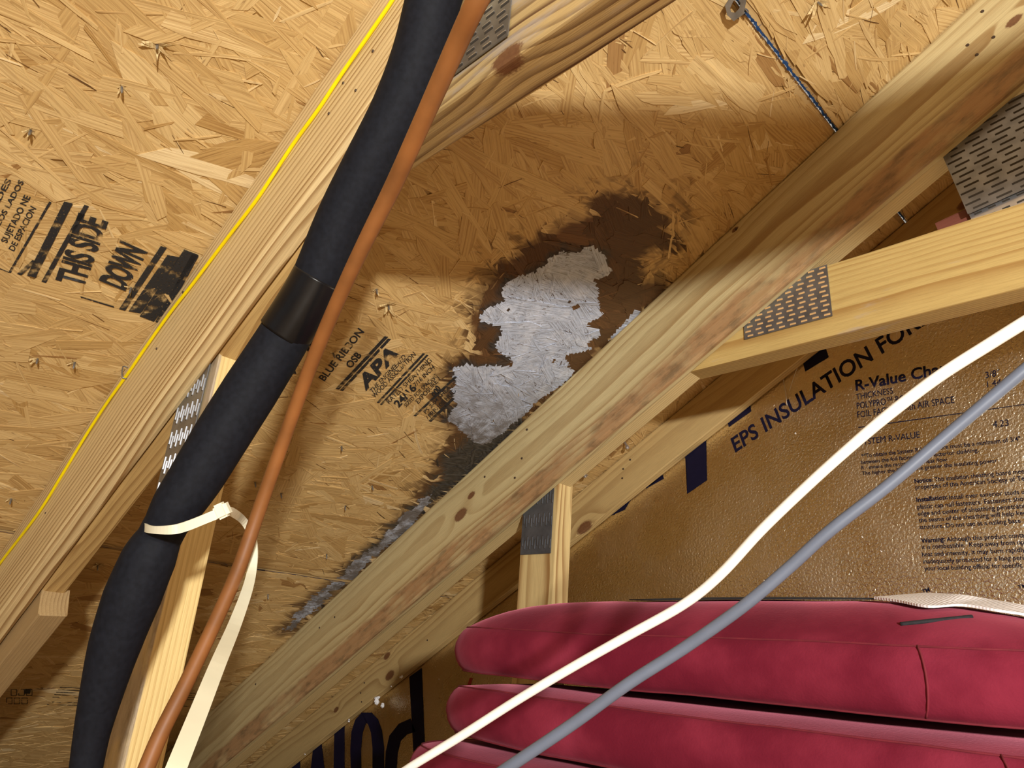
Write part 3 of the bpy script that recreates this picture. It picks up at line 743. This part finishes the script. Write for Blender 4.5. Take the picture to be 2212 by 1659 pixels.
def foil_stroke(path, wds):
    """thick pen stroke given as centre pixels and widths"""
    bm = bmesh.new(); n = len(path); prev = None; c0 = g(*path[0])
    for i in range(n):
        a = path[max(i - 1, 0)]; b = path[min(i + 1, n - 1)]; dx, dy = b[0] - a[0], b[1] - a[1]; l = math.hypot(dx, dy)
        w = wds if isinstance(wds, (int, float)) else wds[i]; nx_, ny_ = -dy / l * w / 2, dx / l * w / 2
        cur = [bm.verts.new(g(path[i][0] + s * nx_, path[i][1] + s * ny_) - c0) for s in (1, -1)]
        if prev: bm.faces.new((prev[0], prev[1], cur[1], cur[0]))
        prev = cur
    return from_bm('printed_letter', bm, M_navy, wall, Matrix.Translation(c0))
def G6(x, y): return (1412 + x / 2.765, 550 + y / 2.765)
def G3(x, y): return (1800 + x / 3.949, 900 + y / 3.949)
foil_text('EPS INSULATION FORM', G6(487, 1180), G6(1690, 370), G6(458, 1100), .018, 1.02)
foil_text('R-Value Chart', G6(1207, 812), G6(1790, 698), G6(1203, 750), .022)
foil_text('THICKNESS', G6(1210, 866), G6(1430, 828), G6(1207, 832))
foil_text('POLYPRO\u2122 BOARD', G6(1214, 922), G6(1590, 862), G6(1211, 884))
foil_text('FOIL FACING with AIR SPACE', G6(1217, 975), G6(1797, 885), G6(1214, 937))
bm_ = G6(1222, 1030); foil_poly([bm_, G6(2230, 890), G6(2230, 894), G6(1222, 1035)])
foil_text('SYSTEM R-VALUE', G6(1232, 1138), G6(1590, 1092), G6(1230, 1102))
foil_text('3/8"', G6(1982, 738), G6(2065, 722), G6(1980, 700))
foil_text('1.44', G6(1992, 792), G6(2075, 776), G6(1990, 757))
foil_text('2', G6(2000, 845), G6(2022, 842), G6(1998, 815))
foil_text('4.23', G6(2026, 1033), G6(2120, 1022), G6(2024, 994))
def para(lines, bold=.006):
    for (s, a, b, h) in lines: foil_text(s, G3(*a), G3(*b), G3(*h), bold)
para([('**To obtain the System R-Value there must be a minimum of 3/4"', (240, 352), (1600, 205), (236, 318)),
      ('between the foil facing and the exterior cladding.', (238, 405), (1240, 300), (235, 373)),
      ('R - means the resistance to heat flow', (240, 452), (970, 380), (238, 420)),
      ('The higher the R-value the greater the insulating power.', (246, 500), (1410, 388), (242, 468)),
      ('This insulation sheathing board meets the', (865, 552), (1760, 470), (860, 515)),
      ('properties of the American Society of Testing', (702, 620), (1750, 535), (697, 582)),
      ('Install over exterior studs using', (990, 705), (1730, 650), (985, 668)),
      ('plastic cap nail fasteners. Fasteners should', (718, 788), (1700, 712), (712, 750)),
      ('edge and center of sheathing penetrating', (722, 845), (1680, 775), (717, 807)),
      ('the seams of the sheathing will help keep', (730, 902), (1680, 835), (725, 865)),
      ('structure. Do not use as a nailing base', (738, 960), (1600, 905), (732, 922)),
      ('Although this product contains', (968, 1065), (1700, 1025), (963, 1027)),
      ('it is combustible.  Keep away from open', (757, 1130), (1690, 1085), (752, 1092)),
      ('heat and intensity, it may burn rapidly', (758, 1193), (1640, 1152), (753, 1155)),
      ('inadequately protected for a long period', (768, 1253), (1690, 1218), (763, 1215)),
      ('your local building official for specific', (778, 1312), (1615, 1285), (772, 1275))])
para([('Notice:', (694, 568), (848, 552), (690, 532)), ('Installation:', (710, 727), (975, 703), (706, 690)), ('Warning:', (750, 1078), (950, 1060), (746, 1040))], .025)
foil_text('TM', G3(765, 1512), G3(825, 1490), G3(752, 1478), .02)
foil_text('TM', G3(1580, 1468), G3(1650, 1452), G3(1570, 1440), .02)
# big slanted logo letters, partly behind lumber
foil_poly([(1480, 985), (1525, 945), (1527, 1037), (1484, 1067), (1483, 990)])
foil_poly([G6(0, 1345), G6(48, 1300), G6(54, 1322), G6(-30, 1385)]); foil_poly([(1392, 1046), (1428, 1018), (1434, 1034), (1395, 1055)])
foil_poly([G6(440, 985), G6(575, 885), G6(582, 935), G6(448, 1030)])
foil_poly([G6(888, 632), G6(1020, 540), G6(1046, 612), G6(905, 698)])
foil_stroke([(1350, 1070), (1340, 1092), (1318, 1105), (1298, 1112)], [30, 26, 18, 8])
# upside-down word near the eave
foil_poly([(884, 1462), (911, 1443), (920, 1680), (896, 1680), (890, 1560)])
foil_stroke([(892, 1566), (870, 1575), (853, 1595), (846, 1625), (842, 1690)], [30, 29, 27, 26, 25])
foil_stroke([(770, 1690), (768, 1620), (771, 1582), (778, 1560), (787, 1550), (797, 1550), (806, 1560), (813, 1580), (817, 1615), (817, 1690)], [22, 23, 24, 24, 24, 24, 24, 24, 25, 25])
foil_poly([(722, 1582), (744, 1566), (744, 1690), (720, 1690)])
foil_poly([(676, 1618), (694, 1604), (704, 1690), (668, 1690)])
foil_poly([(626, 1659), (648, 1640), (648, 1690), (626, 1690)])
foil_stroke([(1922, 1302), (1945, 1294), (1965, 1292), (1990, 1300)], [4, 18, 20, 10])
# red chalk ticks low on the foil
M_redmark = plain('red_crayon', (0.35, 0.03, 0.015), 0.7)
for (x, y) in ((1013, 1473), (995, 1590)):
    bm = bmesh.new(); P_ = [g(x - 5, y + 10), g(x + 2, y - 9), g(x + 8, y - 8), g(x + 2, y + 10)]; c0 = P_[0].copy()
    bm.faces.new([bm.verts.new(p - c0) for p in P_]); from_bm('crayon_mark', bm, M_redmark, wall, Matrix.Translation(c0))

# ================================================================== yellow wire and its staple
wp = [(870,-40),(848,0),(793,81),(736,163),(688,236),(635,309),(590,378),(549,439),(480,529),(419,610),(368,675),(313,753),(277,806),(228,875),(183,945),(134,1026),(81,1111),(0,1217),(-60,1300)]
yw = tube('yellow_wire', [at_y(x, y, YA - .0022) for x, y in wp], .0020, M_yellow, seg=10, sub=5)
tag(yw, 'thin yellow wire running along the face of the left rafter', 'wire')
sp = at_y(275, 806, YA); bm = bmesh.new()
d1 = (at_y(368, 675, YA) - at_y(183, 945, YA)).normalized(); d2 = d1.cross(YV)
stp = tube('wire_staple', [sp + d2 * .010 + Vector((0, .0, 0)), sp + d2 * .0095 + Vector((0, -.0058, 0)), sp - d2 * .0095 + Vector((0, -.0058, 0)), sp - d2 * .010], .0009, M_zinc, seg=6, sub=3)
tag(stp, 'bent steel staple holding the yellow wire near the left edge', 'staple')

# ================================================================== insulated pipe, tape and copper tube
pipe = empty('insulated_pipe', at_d(560, 780, .6)); tag(pipe, 'thick black foam-insulated pipe hanging diagonally in front of the left truss', 'pipe')
def prad(w, d): return w * d / FPX / 2
PP = [(985, -140, .560, 122), (945, -30, .565, 120), (905, 120, .570, 116), (858, 240, .575, 113), (796, 360, .580, 110), (740, 470, .585, 107), (690, 590, .590, 106), (668, 640, .592, 105)]
tube('upper_sleeve', [at_d(x, y, d) for x, y, d, w in PP], [prad(w, d) for x, y, d, w in PP], M_foam, pipe, seg=28)
PT = [(688, 600, .590, 112), (668, 636, .591, 112), (640, 683, .592, 113), (614, 722, .593, 113)]
tube('tape_wrap', [at_d(x, y, d) for x, y, d, w in PT], [prad(w, d) for x, y, d, w in PT], M_tape, pipe, seg=28)
PL = [(640, 683, .592, 106), (600, 750, .593, 112), (540, 845, .588, 118), (480, 940, .580, 118), (425, 1030, .572, 114), (385, 1090, .566, 106), (360, 1132, .563, 92), (345, 1160, .563, 92), (322, 1205, .560, 112), (286, 1290, .556, 118), (250, 1390, .552, 106), (222, 1490, .550, 88), (198, 1590, .548, 72), (180, 1700, .546, 62)]
tube('lower_sleeve', [at_d(x, y, d) for x, y, d, w in PL], [prad(w, d) for x, y, d, w in PL], M_foam, pipe, seg=28)

CT_ = [(1085, -90, .41), (1032, 0, .42), (985, 100, .44), (918, 250, .468), (850, 400, .50), (790, 520, .522), (745, 615, .540), (690, 742, .568), (645, 860, .592), (606, 970, .606), (562, 1095, .612), (515, 1230, .602), (462, 1350, .592), (400, 1480, .578), (345, 1590, .563), (300, 1700, .548)]
cw = [50, 49, 46, 41, 38, 34, 32, 31, 30, 29, 30, 31, 31, 33, 35, 37]
ct = tube('copper_tube', [at_d(x, y, d) for x, y, d in CT_], [prad(w, d) for (x, y, d), w in zip(CT_, cw)], M_copper, seg=18)
tag(ct, 'thin brown copper tube hanging beside the black pipe', 'tube')

# ================================================================== cable tie
zt_ = empty('cable_tie', at_d(480, 1102, .56)); tag(zt_, 'cream nylon cable tie around the black pipe with a long loose tail', 'cable tie')
lp = [((345, 1108), (346, 1122), .603), ((322, 1114), (323, 1129), .588), ((313, 1128), (312, 1146), .556), ((330, 1136), (328, 1152), .536), ((372, 1134), (372, 1154), .525), ((402, 1126), (404, 1147), .532), ((440, 1111), (445, 1131), .545), ((474, 1096), (480, 1117), .555)]
ribbon('loop_strap', [at_d(*a, d) for a, b, d in lp], [at_d(*b, d) for a, b, d in lp], .0014, M_nylon, zt_)
bm = bmesh.new(); hc = at_d(479, 1103, .553)
hx = (at_d(494, 1096, .553) - at_d(468, 1108, .553)).normalized(); hz = (CAM - hc).normalized(); hy = hz.cross(hx).normalized(); hz = hx.cross(hy)
box(bm, Vector((0, 0, 0)), .0098, .0118, .008, hx, hy, hz)
bmesh.ops.bevel(bm, geom=bm.edges[:], offset=.0017, segments=2, affect='EDGES')
box(bm, hx * .0052, .002, .0085, .0045, hx, hy, hz)
from_bm('locking_head', bm, M_nylon, zt_, Matrix.Translation(hc))
tl = [((487, 1094), (490, 1113), .552), ((506, 1098), (499, 1116), .578), ((531, 1118), (520, 1131), .626), ((551, 1150), (537, 1158), .636), ((557, 1190), (540, 1192), .644), ((554, 1235), (534, 1232), .634), ((544, 1282), (521, 1277), .60), ((520, 1355), (493, 1346), .545), ((487, 1440), (455, 1428), .47), ((448, 1545), (411, 1530), .41), ((408, 1650), (367, 1634), .365), ((385, 1715), (340, 1700), .345)]
ribbon('strap_tail', [at_d(*a, d) for a, b, d in tl], [at_d(*b, d) for a, b, d in tl], .0014, M_nylon, zt_)

# ================================================================== cords in the foreground
wc = [(860, 1675, .50, 18), (896, 1651, .495, 18), (999, 1588, .485, 19), (1118, 1512, .475, 19.5), (1237, 1441, .465, 20), (1357, 1373, .455, 20.5), (1476, 1306, .445, 21), (1555, 1242, .438, 22), (1643, 1147, .43, 22), (1737, 1056, .422, 22.5), (1824, 977, .415, 23), (1918, 897, .408, 25), (2027, 814, .40, 26), (2135, 745, .392, 27), (2212, 697, .385, 28), (2300, 645, .378, 29)]
o = tube('white_cable', [at_d(x, y, d) for x, y, d, w in wc], [prad(w, d) for x, y, d, w in wc], M_white, seg=16); tag(o, 'white cable crossing in front of the foil and red cushions', 'cable')
gc = [(1060, 1685, .46, 26), (1096, 1659, .455, 26), (1237, 1564, .45, 26), (1357, 1477, .445, 26), (1476, 1401, .44, 26), (1600, 1314, .43, 26), (1700, 1230, .425, 26), (1792, 1147, .42, 26), (1918, 1049, .415, 26), (2045, 941, .41, 26), (2135, 865, .405, 27), (2212, 800, .40, 27), (2300, 728, .395, 27)]
o = tube('grey_cable', [at_d(x, y, d) for x, y, d, w in gc], [prad(w, d) for x, y, d, w in gc], M_grey, seg=16); tag(o, 'grey cable crossing in front of the foil and red cushions', 'cable')

# ================================================================== red cushions, a stack
def cushion(x0, x1, y0, y1, zs, crown_t, crown_b, label, k):
    """boxed cushion: seams at zs (top) and zs-.05 (bottom), crowned faces, soft corners"""
    SS = .0500; cx, cyy = (x0 + x1) / 2, (y0 + y1) / 2; hx_, hy_ = (x1 - x0) / 2, (y1 - y0) / 2
    root = empty('seat_cushion', Vector((cx, cyy, zs - SS - crown_b))); tag(root, label, 'cushion', 'red velvet cushions in the stack')
    N = 96; rc = .045; NS = 6.0
    def outline(t, off):
        # rounded rectangle by arc position
        a = 2 * math.pi * t; c, s = math.cos(a), math.sin(a); n = NS
        r = (abs(c) ** n + abs(s) ** n) ** (-1 / n)
        return Vector((cx + c * r * (hx_ + off), cyy + s * r * (hy_ + off), 0))
    def jitt(p, s): return mnoise.fractal(p * 7 + Vector((k * 9, 0, 0)), 1, 2, 3) * s
    bm = bmesh.new(); prof = []
    # bottom crown rings, boxing, top crown rings : (inset from seam, z)
    for f in (.98, .85, .65, .4, .2, .12, .06, .025): prof.append((-f, zs - SS - crown_b * (1 - f ** 3 * 0) * (1 - (1 - f) ** 4)))
    prof.append((0, zs - SS))
    for f in (.1, .25, .45, .62, .8, .92): prof.append((('b', f), zs - SS + SS * f))
    prof.append((0, zs))
    for f in (.02, .05, .09, .14, .22, .32, .5, .7, .88, .98): prof.append((-f, zs + crown_t * (1 - (1 - f) ** 4.5)))
    rows = []
    for (f, z) in prof:
        row = []
        for i in range(N):
            t = i / N
            if isinstance(f, tuple):
                b = outline(t, .011 * math.sin(math.pi * f[1]) ** .7); p = Vector((b.x, b.y, z))
            else:
                b = outline(t, 0)
                q = 1 + f
                p = Vector((cx + (b.x - cx) * (1 - .0) , cyy + (b.y - cyy), z))
                ins = -f
                dx, dy = b.x - cx, b.y - cyy
                m = 1 - ins * .985 if ins > .5 else 1 - ins
                p.x, p.y = cx + dx * m, cyy + dy * m
            j = jitt(p, .0022); row.append(bm.verts.new(p + Vector((0, j * .6, j))))
        rows.append(row)
    for a in range(len(rows) - 1):
        for i in range(N): bm.faces.new((rows[a][i], rows[a][(i + 1) % N], rows[a + 1][(i + 1) % N], rows[a + 1][i]))
    bm.faces.new(list(reversed(rows[0]))); bm.faces.new(rows[-1])
    bmesh.ops.recalc_face_normals(bm, faces=bm.faces)
    from_bm('cover', bm, M_velvet, root, Matrix.Identity(4), True, origin=Vector((cx, cyy, zs)))
    # welts along both seams
    for zz in (zs, zs - SS):
        pts = []
        for i in range(97):
            p = outline(i / 96, .0004); p.z = zz; j = jitt(p, .0022); pts.append(p + Vector((0, j * .6, j)))
        tube('welt_seam', pts, .0009, M_seam, root, seg=6, sub=1, cap=False)
    # upright seam at the near corner
    best = min((abs(W / 2 + FPX * (outline(-i / 400, .01) + Vector((0, 0, zs - .025)) - CAM).dot(RT) / (outline(-i / 400, .01) + Vector((0, 0, zs - .025)) - CAM).dot(FW) - (2002 + 190 * k)), i) for i in range(20, 100))[1] / 400
    pts = []
    for i in range(9):
        f = i / 8; b = outline(-best, .011 * math.sin(math.pi * f) ** .7 + .0003); pts.append(Vector((b.x, b.y, zs - SS + SS * f)))
    tube('corner_seam', pts, .0009, M_seam, root, seg=6, sub=2)
    return root
YQ = .62
zs0 = at_y(1500, 1375, YQ).z
xL = at_y(972, 1400, YQ + .03).x; xR = at_y(2480, 1450, YQ + .03).x
PITCH_ = .0665; CROWN = at_y(1700, 1309, YQ + .18).z - zs0
lab = ['top red velvet cushion of the stack, black tape and white cloth on it',
       'second red velvet cushion from the top of the stack',
       'third red velvet cushion from the top, only its upper edge in view',
       'fourth red velvet cushion from the top of the stack', 'fifth red velvet cushion from the top of the stack', 'bottom red velvet cushion of the stack, lying on the floor']
offs = [(0, 0), (.02, -.022), (-.01, -.045), (.01, -.03), (0, -.01), (.02, 0)]
for k in range(6):
    dx, dy = offs[k]
    z = zs0 - PITCH_ * k
    if k == 5: z = .0500 + .0035
    cushion(xL + dx, xR + dx, YQ + dy, YQ + .42 + dy, z, CROWN if k == 0 else .0105, .0020, lab[k], k)
cush = sorted((o for o in bpy.data.objects if o.name.startswith('seat_cushion')), key=lambda o: o.name); top = cush[0]
# black tape and white cloth laid over the crown of the top cushion
from mathutils.bvhtree import BVHTree
cov = [c for c in top.children if c.name.startswith('cover')][0]
Mc = Matrix.Translation(Vector(top.location)) @ cov.matrix_basis
bvh = BVHTree.FromPolygons([Mc @ v.co for v in cov.data.vertices], [tuple(p.vertices) for p in cov.data.polygons])
def crown_pt(x, y, lift):
    h = bvh.ray_cast(Vector((x, y, 2)), Vector((0, 0, -1)))[0]
    return (h if h else Vector((x, y, zs0))) + Vector((0, 0, lift))
def ridge(px):
    """the point of the crown that forms the skyline in column px"""
    best = None
    for i in range(60):
        y = YQ + .01 + i * .0066; r = ray(px, 1310); x = r.x / r.y * y
        for _ in range(3):
            p = crown_pt(x, y, 0) - CAM; e_ = W / 2 + FPX * p.dot(RT) / p.dot(FW) - px; x -= e_ / FPX * p.dot(FW) / RT.x
        py = H / 2 - FPX * p.dot(UP) / p.dot(FW)
        if best is None or py < best[0]: best = (py, x, y)
    return best
rg = [ridge(px) for px in (1372, 1440, 1530, 1650, 1790, 1910)]
Lp = [crown_pt(x, y - (.030 if i else .012) + .002 * i, .0026) for i, (p_, x, y) in enumerate(rg)]
Rp = [crown_pt(x, y + .012, .0030) for i, (p_, x, y) in enumerate(rg)]
ribbon('black_tape', Lp, Rp, .0012, M_blackcloth, top)
def lay(c, pix, lift):
    cv = [q for q in c.children if q.name.startswith('cover')][0]
    Mv = Matrix.Translation(Vector(c.location)) @ cv.matrix_basis
    bt = BVHTree.FromPolygons([Mv @ v.co for v in cv.data.vertices], [tuple(p.vertices) for p in cv.data.polygons])
    out = []
    for px, py in pix:
        d_ = ray(px, py).normalized(); h = bt.ray_cast(CAM, d_)[0]
        if h: out.append(h - d_ * lift)
    return out
for c, pix in ((top, [(1945, 1349), (2010, 1342), (2100, 1333), (2200, 1323), (2225, 1321)]), (cush[1], [(2096, 1572), (2130, 1548), (2180, 1524), (2230, 1506)])):
    zt0 = lay(c, pix, .0006)
    if len(zt0) > 2: tube('zip_tape', zt0, .0019, M_blackcloth, c, seg=8)
Lc = []; Rc = []
for i, (pa, pb) in enumerate(((1978, 1926), (2010, 1975), (2060, 2040), (2120, 2110), (2190, 2185), (2250, 2250), (2300, 2300))):
    p_, x, y = ridge(pa); Lc.append(crown_pt(x, y + .030, .0105))
    p_, x, y = ridge(pb); Rc.append(crown_pt(x, y - .045, .0042))
o = ribbon('white_cloth', Lc, Rc, .002, M_cloth)
tag(o, 'white ribbed cloth lying on the top red cushion', 'cloth')

# ================================================================== H-clip at the upper joint
hp = [(1566, 12), (1582, -14), (1602, -16), (1612, 2), (1607, 30), (1585, 46), (1571, 33)]
hole = [(1577, 18), (1585, 0), (1598, -2), (1601, 12), (1591, 28), (1580, 27)]
bm = bmesh.new(); e1, e2 = .012, .0105; c0 = dpx(1588, 15, e1)
def ringv(P_, e): return [bm.verts.new(dpx(x, y, e) - c0) for x, y in P_]
hole2 = []
for i in range(7):
    f = i / 7 * 6; k = int(f); t_ = f - k; a = hole[k % 6]; b = hole[(k + 1) % 6]; hole2.append((a[0] + (b[0] - a[0]) * t_, a[1] + (b[1] - a[1]) * t_))
o1, i1, o2, i2 = ringv(hp, e1), ringv(hole2, e1), ringv(hp, e2), ringv(hole2, e2)
for k in range(7):
    n = (k + 1) % 7
    bm.faces.new((o1[k], o1[n], i1[n], i1[k])); bm.faces.new((o2[n], o2[k], i2[k], i2[n])); bm.faces.new((o1[n], o1[k], o2[k], o2[n])); bm.faces.new((i1[k], i1[n], i2[n], i2[k]))
# web of the clip going up into the joint
box(bm, dpx(1604, 14, .005) - c0, .0012, .018, .011, U, YV, NIN)
bmesh.ops.recalc_face_normals(bm, faces=bm.faces)
o = from_bm('panel_clip', bm, M_zinc, None, Matrix.Translation(c0)); tag(o, 'octagonal metal panel clip at the blue joint near the top edge', 'clip')

# ================================================================== nails through the deck, splinters, crumbs
M_splint = wood('torn_splinter', (0.66, 0.44, 0.20), (0.42, 0.22, 0.08), (0.05, .05), 300, seed=12)
def nail(px, py, label, ln=.011, big=False):
    bm = bmesh.new(); a, b = deck_ab(px, py, .004); base = deck_pt(a, b, .002)
    tilt = Vector((R.uniform(-.25, .25), R.uniform(-.25, .25), 0)); ax = (NIN + tilt * .5).normalized()
    s = ax.orthogonal().normalized(); q = ax.cross(s); prev = None; n = 8
    for f, r in ((-.2, .0013), (.7, .0013), (1.0, .0003)):
        cur = [bm.verts.new(ax * ln * f + (s * math.cos(6.283 * i / n) + q * math.sin(6.283 * i / n)) * r) for i in range(n)]
        if prev:
            for i in range(n): bm.faces.new((prev[i], prev[(i + 1) % n], cur[(i + 1) % n], cur[i]))
        prev = cur
    bm.faces.new(prev)
    for f in bm.faces: f.material_index = 0
    for i in range(7 if big else 5):
        an = R.uniform(0, 6.283); d = s * math.cos(an) + q * math.sin(an); t = ax.cross(d); l = R.uniform(.004, .010) * (2.0 if big else 1); w = R.uniform(.0008, .002) * (2 if big else 1); lift = R.uniform(.2, .8)
        p_ = [d * .0012 - t * w, d * .0012 + t * w, d * (l * .8) + ax * l * lift + t * w * .3, d * l + ax * l * lift * .9]
        bm.faces.new([bm.verts.new(v) for v in p_]).material_index = 1
    bmesh.ops.recalc_face_normals(bm, faces=bm.faces)
    o = from_bm('roofing_nail', bm, [M_zinc, M_splint], None, Matrix.Translation(base))
    tag(o, label, 'nail', 'nail tips through the roof deck')
for (x, y, l) in ((340, 100, 'nail tip beside a torn brown splinter near the top left'), (263, 190, 'nail tip in the wide flake below the torn splinter at top left'),
    (66, 285, 'nail tip near the left edge above the black stamp'), (81, 778, 'left one of two nail tips below the black stamp'), (161, 786, 'right one of two nail tips below the black stamp'),
    (283, 625, 'nail tip poking through the black stamped bars'), (24, 1080, 'nail tip at the left edge above the lower blue joint'), (211, 1223, 'splintered nail tip just under the lower blue joint'),
    (551, 1044, 'nail tip just right of the copper tube above the cable tie tail'), (607, 1068, 'nail tip between the copper tube and the lower mould edge'), (746, 1095, 'nail tip left of the dark mould line, the right one in its row'), (804, 1052, 'nail tip left of the dark mould edge, highest in its row'),
    (579, 1286, 'nail tip under the lower blue joint right of the tie tail'), (706, 1199, 'nail tip just above the lower blue joint near the mould'), (738, 967, 'nail tip on bare board below the grade stamp'),
    (814, 627, 'nail tip right of the copper tube level with the tape wrap'), (840, 662, 'nail tip in a torn hole right of the copper tube'), (1768, 6, 'splintered nail tip at the top edge right of the clip'), (720, 765, 'nail tip in the grade stamp')):
    nail(x, y, l, big=x in (340, 1768, 840, 211))

# nails with white foam caught between the pale rafter and the gable
for (x, y, l) in ((1262, 1022, 'bent nail with white foam beside the top of the short post'), (1352, 960, 'nail with a white thread above the gable chord')):
    bm = bmesh.new(); a, b = deck_ab(x, y, .01); base = deck_pt(a, b, .0)
    box(bm, NIN * .008, .0022, .0022, .018, U, YV, NIN)
    bmesh.ops.create_icosphere(bm, subdivisions=2, radius=.0042, matrix=Matrix.Translation(NIN * .017))
    for v in bm.verts:
        if v.co.dot(NIN) > .012: v.co += Vector((R.uniform(-1, 1), R.uniform(-1, 1), R.uniform(-1, 1))) * .0012
    o = from_bm('foam_tipped_nail', bm, M_zincb, None, Matrix.Translation(base)); tag(o, l, 'nail')

# nail heads driven in the rafters and chords
def head(px, py, y, label, r=.0022):
    bm = bmesh.new(); bmesh.ops.create_cone(bm, cap_ends=True, segments=10, radius1=r, radius2=r * .8, depth=.0012, matrix=Matrix.Rotation(math.pi / 2, 4, 'X'))
    o = from_bm('nail_head', bm, M_slotb, None, Matrix.Translation(at_y(px, py, y - .0004))); tag(o, label, 'nail head', 'nail heads in the lumber')
M_slotb = plain('rusty_nail_head', (0.075, 0.05, 0.035), 0.6, 0.4)
HL = {'pale rafter near the top right corner': ((2122, 24), (2090, 97), (2146, 80), (2110, 118)), 'pale rafter just below the mould': ((1138, 928), (1127, 990), (1112, 1032), (1047, 1030), (1590, 495)),
      'pale rafter near its lower end': ((723, 1333), (690, 1356), (552, 1478))}
for wh, pts in HL.items():
    for i, (x, y) in enumerate(pts): head(x, y, YB, 'dark nail head in the ' + wh)
for (x, y) in ((1361, 993), (1346, 1013), (1344, 1033), (787, 1475), (779, 1497), (781, 1516), (923, 1383)): head(x, y, YC, 'dark nail head in the knotty gable chord', .0021)
for (x, y) in ((805, 110), (741, 179), (768, 195), (710, 245), (395, 631), (338, 753), (98, 1108)): head(x, y, YA, 'dark nail head in the left rafter by the yellow wire', .0016)

# white foam crumbs along the gable chord
def crumb(px, py, r, label, y=YC - .004):
    bm = bmesh.new()
    for i in range(5 if r > .005 else 2):
        bmesh.ops.create_icosphere(bm, subdivisions=1, radius=r * R.uniform(.35, .7), matrix=Matrix.Translation(Vector((R.uniform(-1, 1), R.uniform(-.4, .4), R.uniform(-1, 1))) * r * .8))
    for v in bm.verts: v.co += Vector((R.uniform(-1, 1), R.uniform(-1, 1), R.uniform(-1, 1))) * r * .22
    o = from_bm('foam_crumb', bm, M_fluff, None, Matrix.Translation(at_y(px, py, y))); tag(o, label, 'foam crumb', 'white foam crumbs by the gable chord')
crumb(815, 1513, .0085, 'largest white foam crumb hanging under the gable chord'); crumb(826, 1522, .006, 'white foam crumb touching the largest one')
crumb(866, 1464, .005, 'white foam crumb under the gable chord beside the printed upright stroke'); crumb(845, 1484, .003, 'small white foam crumb just above the largest one')
crumb(753, 1556, .004, 'white foam crumb lower on the gable chord edge'); crumb(659, 1628, .0035, 'white foam crumb nearest the bottom edge'); crumb(975, 1255, .004, 'white foam crumb above the top cushion corner'); crumb(1046, 1320, .004, 'white foam crumb just over the top cushion', YF - .006)
for (x, y) in ((948, 1467), (1717, 936), (1671, 855), (1862, 1160), (1754, 1195), (1902, 1190), (2202, 850), (1300, 1085), (941, 1440)):
    crumb(x, y, .0014, 'tiny white foam speck stuck on the foil wall', YF - .0015)

# cobweb strands on the foil
cob = empty('cobweb', g(1690, 820)); tag(cob, 'wispy cobweb on the foil under the golden tie', 'cobweb')
M_web = plain('cobweb_silk', (0.62, 0.58, 0.52), 0.7)
for pts in ([(1668, 800), (1678, 792), (1688, 790)], [(1668, 800), (1674, 812), (1676, 824)], [(1688, 790), (1692, 820), (1697, 850), (1700, 875)], [(1745, 745), (1720, 800), (1705, 845)]):
    tube('silk_strand', [at_y(x, y, YF - .004) for x, y in pts], .0006, M_web, cob, seg=5, sub=4)
